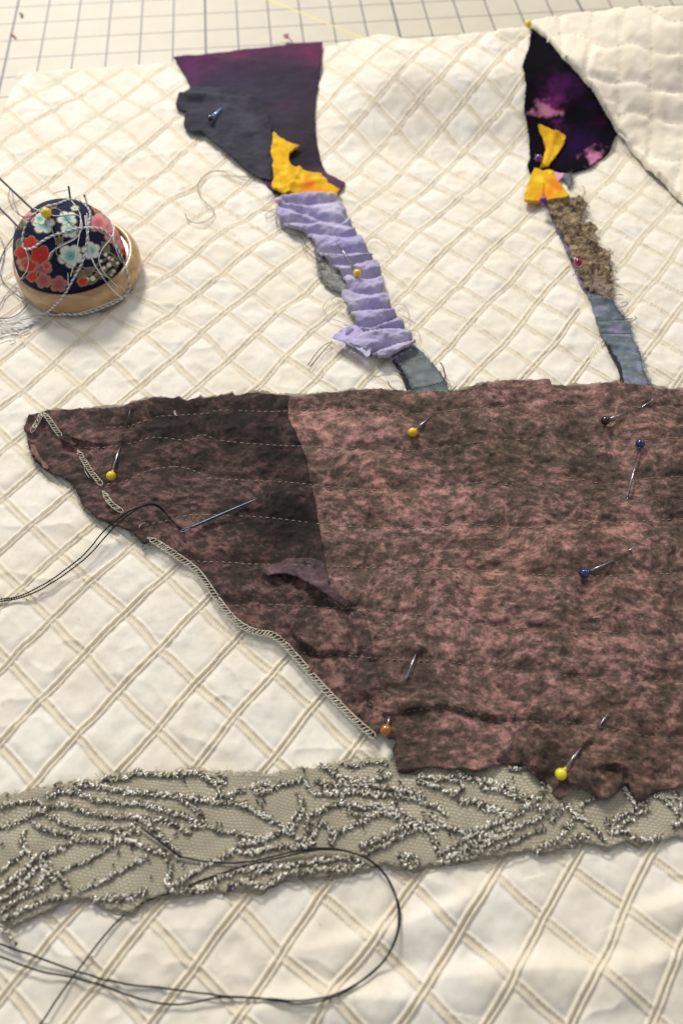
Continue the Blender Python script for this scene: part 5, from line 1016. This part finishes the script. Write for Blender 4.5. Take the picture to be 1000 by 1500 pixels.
# ---------------------------------------------------------------- stray threads round the strips
MOL = solid('olive_thread', (112, 108, 90), .75); MPU = solid('purple_thread', (96, 34, 84), .7); MBL = solid('blue_thread', (70, 88, 130), .7); MPA = solid('pale_thread', (176, 166, 146), .8)
cl = lambda s: A(s, 3.3333, 380, 270)
z0 = lambda X, Y: H(X, Y)+.0008
def st(mat, p, r, label, name='thread', hf=z0, lift=.0006, wavy=.0004): return strand(name, mat, p, r, label, 'thread', hf, lift, None, 4, None, wavy)
st(MOL, A("271,313 276,322 286,327 300,325 312,317 313,308 303,298 294,288 290,277 293,264 304,254 318,250 332,253 345,258 360,259 374,262"), .00026, 'olive thread curling into a loop left of the purple scrap, below the charcoal scrap')
st(MOL, A("318,251 330,250 342,254 350,261 362,264 380,268"), .0002, 'short olive thread lying double beside the looped one')
lavz = lambda X, Y: H(X, Y)+.0062
st(MDT, cl("365,235 385,265"), .00024, 'short dark thread end above the yellow-headed pin on the lavender strip', 'dark_thread', lavz)
st(MOL, cl("330,370 340,320 365,275 385,300 430,350 470,415"), .00024, 'dark thread looped beside the pin on the lavender strip', 'dark_thread', lavz)
st(MOL, cl("335,360 345,400 370,420 390,430"), .00022, 'olive thread at the left edge of the lavender strip, beside the looped thread', 'thread', lavz)
st(MDT, cl("275,340 310,352 350,345 420,352 470,350 520,342 560,343"), .0002, 'dark thread across the lavender strip above its yellow-headed pin', 'dark_thread', lavz)
st(MDT, cl("85,140 82,190 110,220 150,245 200,255 230,300 270,340"), .00024, 'dark thread hugging the upper left edge of the lavender strip', 'dark_thread')
st(MOL, cl("10,125 50,130 90,120 70,150 35,170 30,145 60,135 100,150"), .00022, 'olive thread tangle left of the top of the lavender strip')
st(MOL, cl("200,255 215,310 250,350 300,375 340,410 380,440"), .0002, 'olive thread hanging down the left edge of the lavender strip')
st(MDT, cl("350,565 370,550 420,545 455,560 430,580 370,562"), .0002, 'dark thread loop left of the middle of the lavender strip', 'dark_thread')
st(MPA, cl("360,545 320,580 310,610 340,650 390,670 440,690"), .00018, 'pale thread bowing out left of the lavender strip', 'pale_thread')
st(MPA, cl("520,290 540,262 580,265 615,290 640,320"), .00018, 'pale thread arching right of the top half of the lavender strip', 'pale_thread')
st(MPA, cl("660,590 700,585 725,620 725,660 700,690"), .00018, 'pale thread arching right of the lower half of the lavender strip', 'pale_thread')
st(MPA, cl("735,710 770,715 785,750 770,785"), .00018, 'pale thread curl at the lower right corner of the lavender strip', 'pale_thread')
st(MPA, cl("690,920 640,890 580,895 540,920 560,940 640,930 700,940"), .00018, 'pale thread loops below the lavender strip, left of the grey ribbon', 'pale_thread')
st(MDT, cl("625,958 640,990 680,1010 740,1012"), .00024, 'dark thread curving into the foot of the grey ribbon', 'dark_thread')
st(MDT, cl("410,688 450,692"), .0002, 'tiny dark thread end above the turned end of the lavender strip', 'dark_thread')
st(MDT, cl("235,885 270,835 310,790 355,768"), .00022, 'dark thread trailing from the tip of the turned lavender end', 'dark_thread')
st(MDT, cl("245,893 285,845 330,795 358,770"), .00022, 'second dark thread trailing beside the first from the turned lavender end', 'dark_thread')
st(MPU, cl("880,868 895,890 905,930 902,965"), .00036, 'short purple thread standing beside the grey ribbon', 'purple_thread', lift=.001)
st(MBL, cl("935,1010 960,985"), .0003, 'short blue thread end at the top edge of the patchwork', 'blue_thread', lift=.0012)
st(MPA, cl("905,940 925,960 935,990 925,1010"), .0002, 'pale thread curl beside the foot of the grey ribbon', 'pale_thread')
st(MOL, cl("60,60 95,85 110,110 150,90 190,60"), .00022, 'olive thread tangled above the lavender strip at the yellow scrap')
st(MDT, cl("130,85 170,62 200,75 230,58 260,75"), .00022, 'dark thread scribbled along the top of the lavender strip', 'dark_thread')
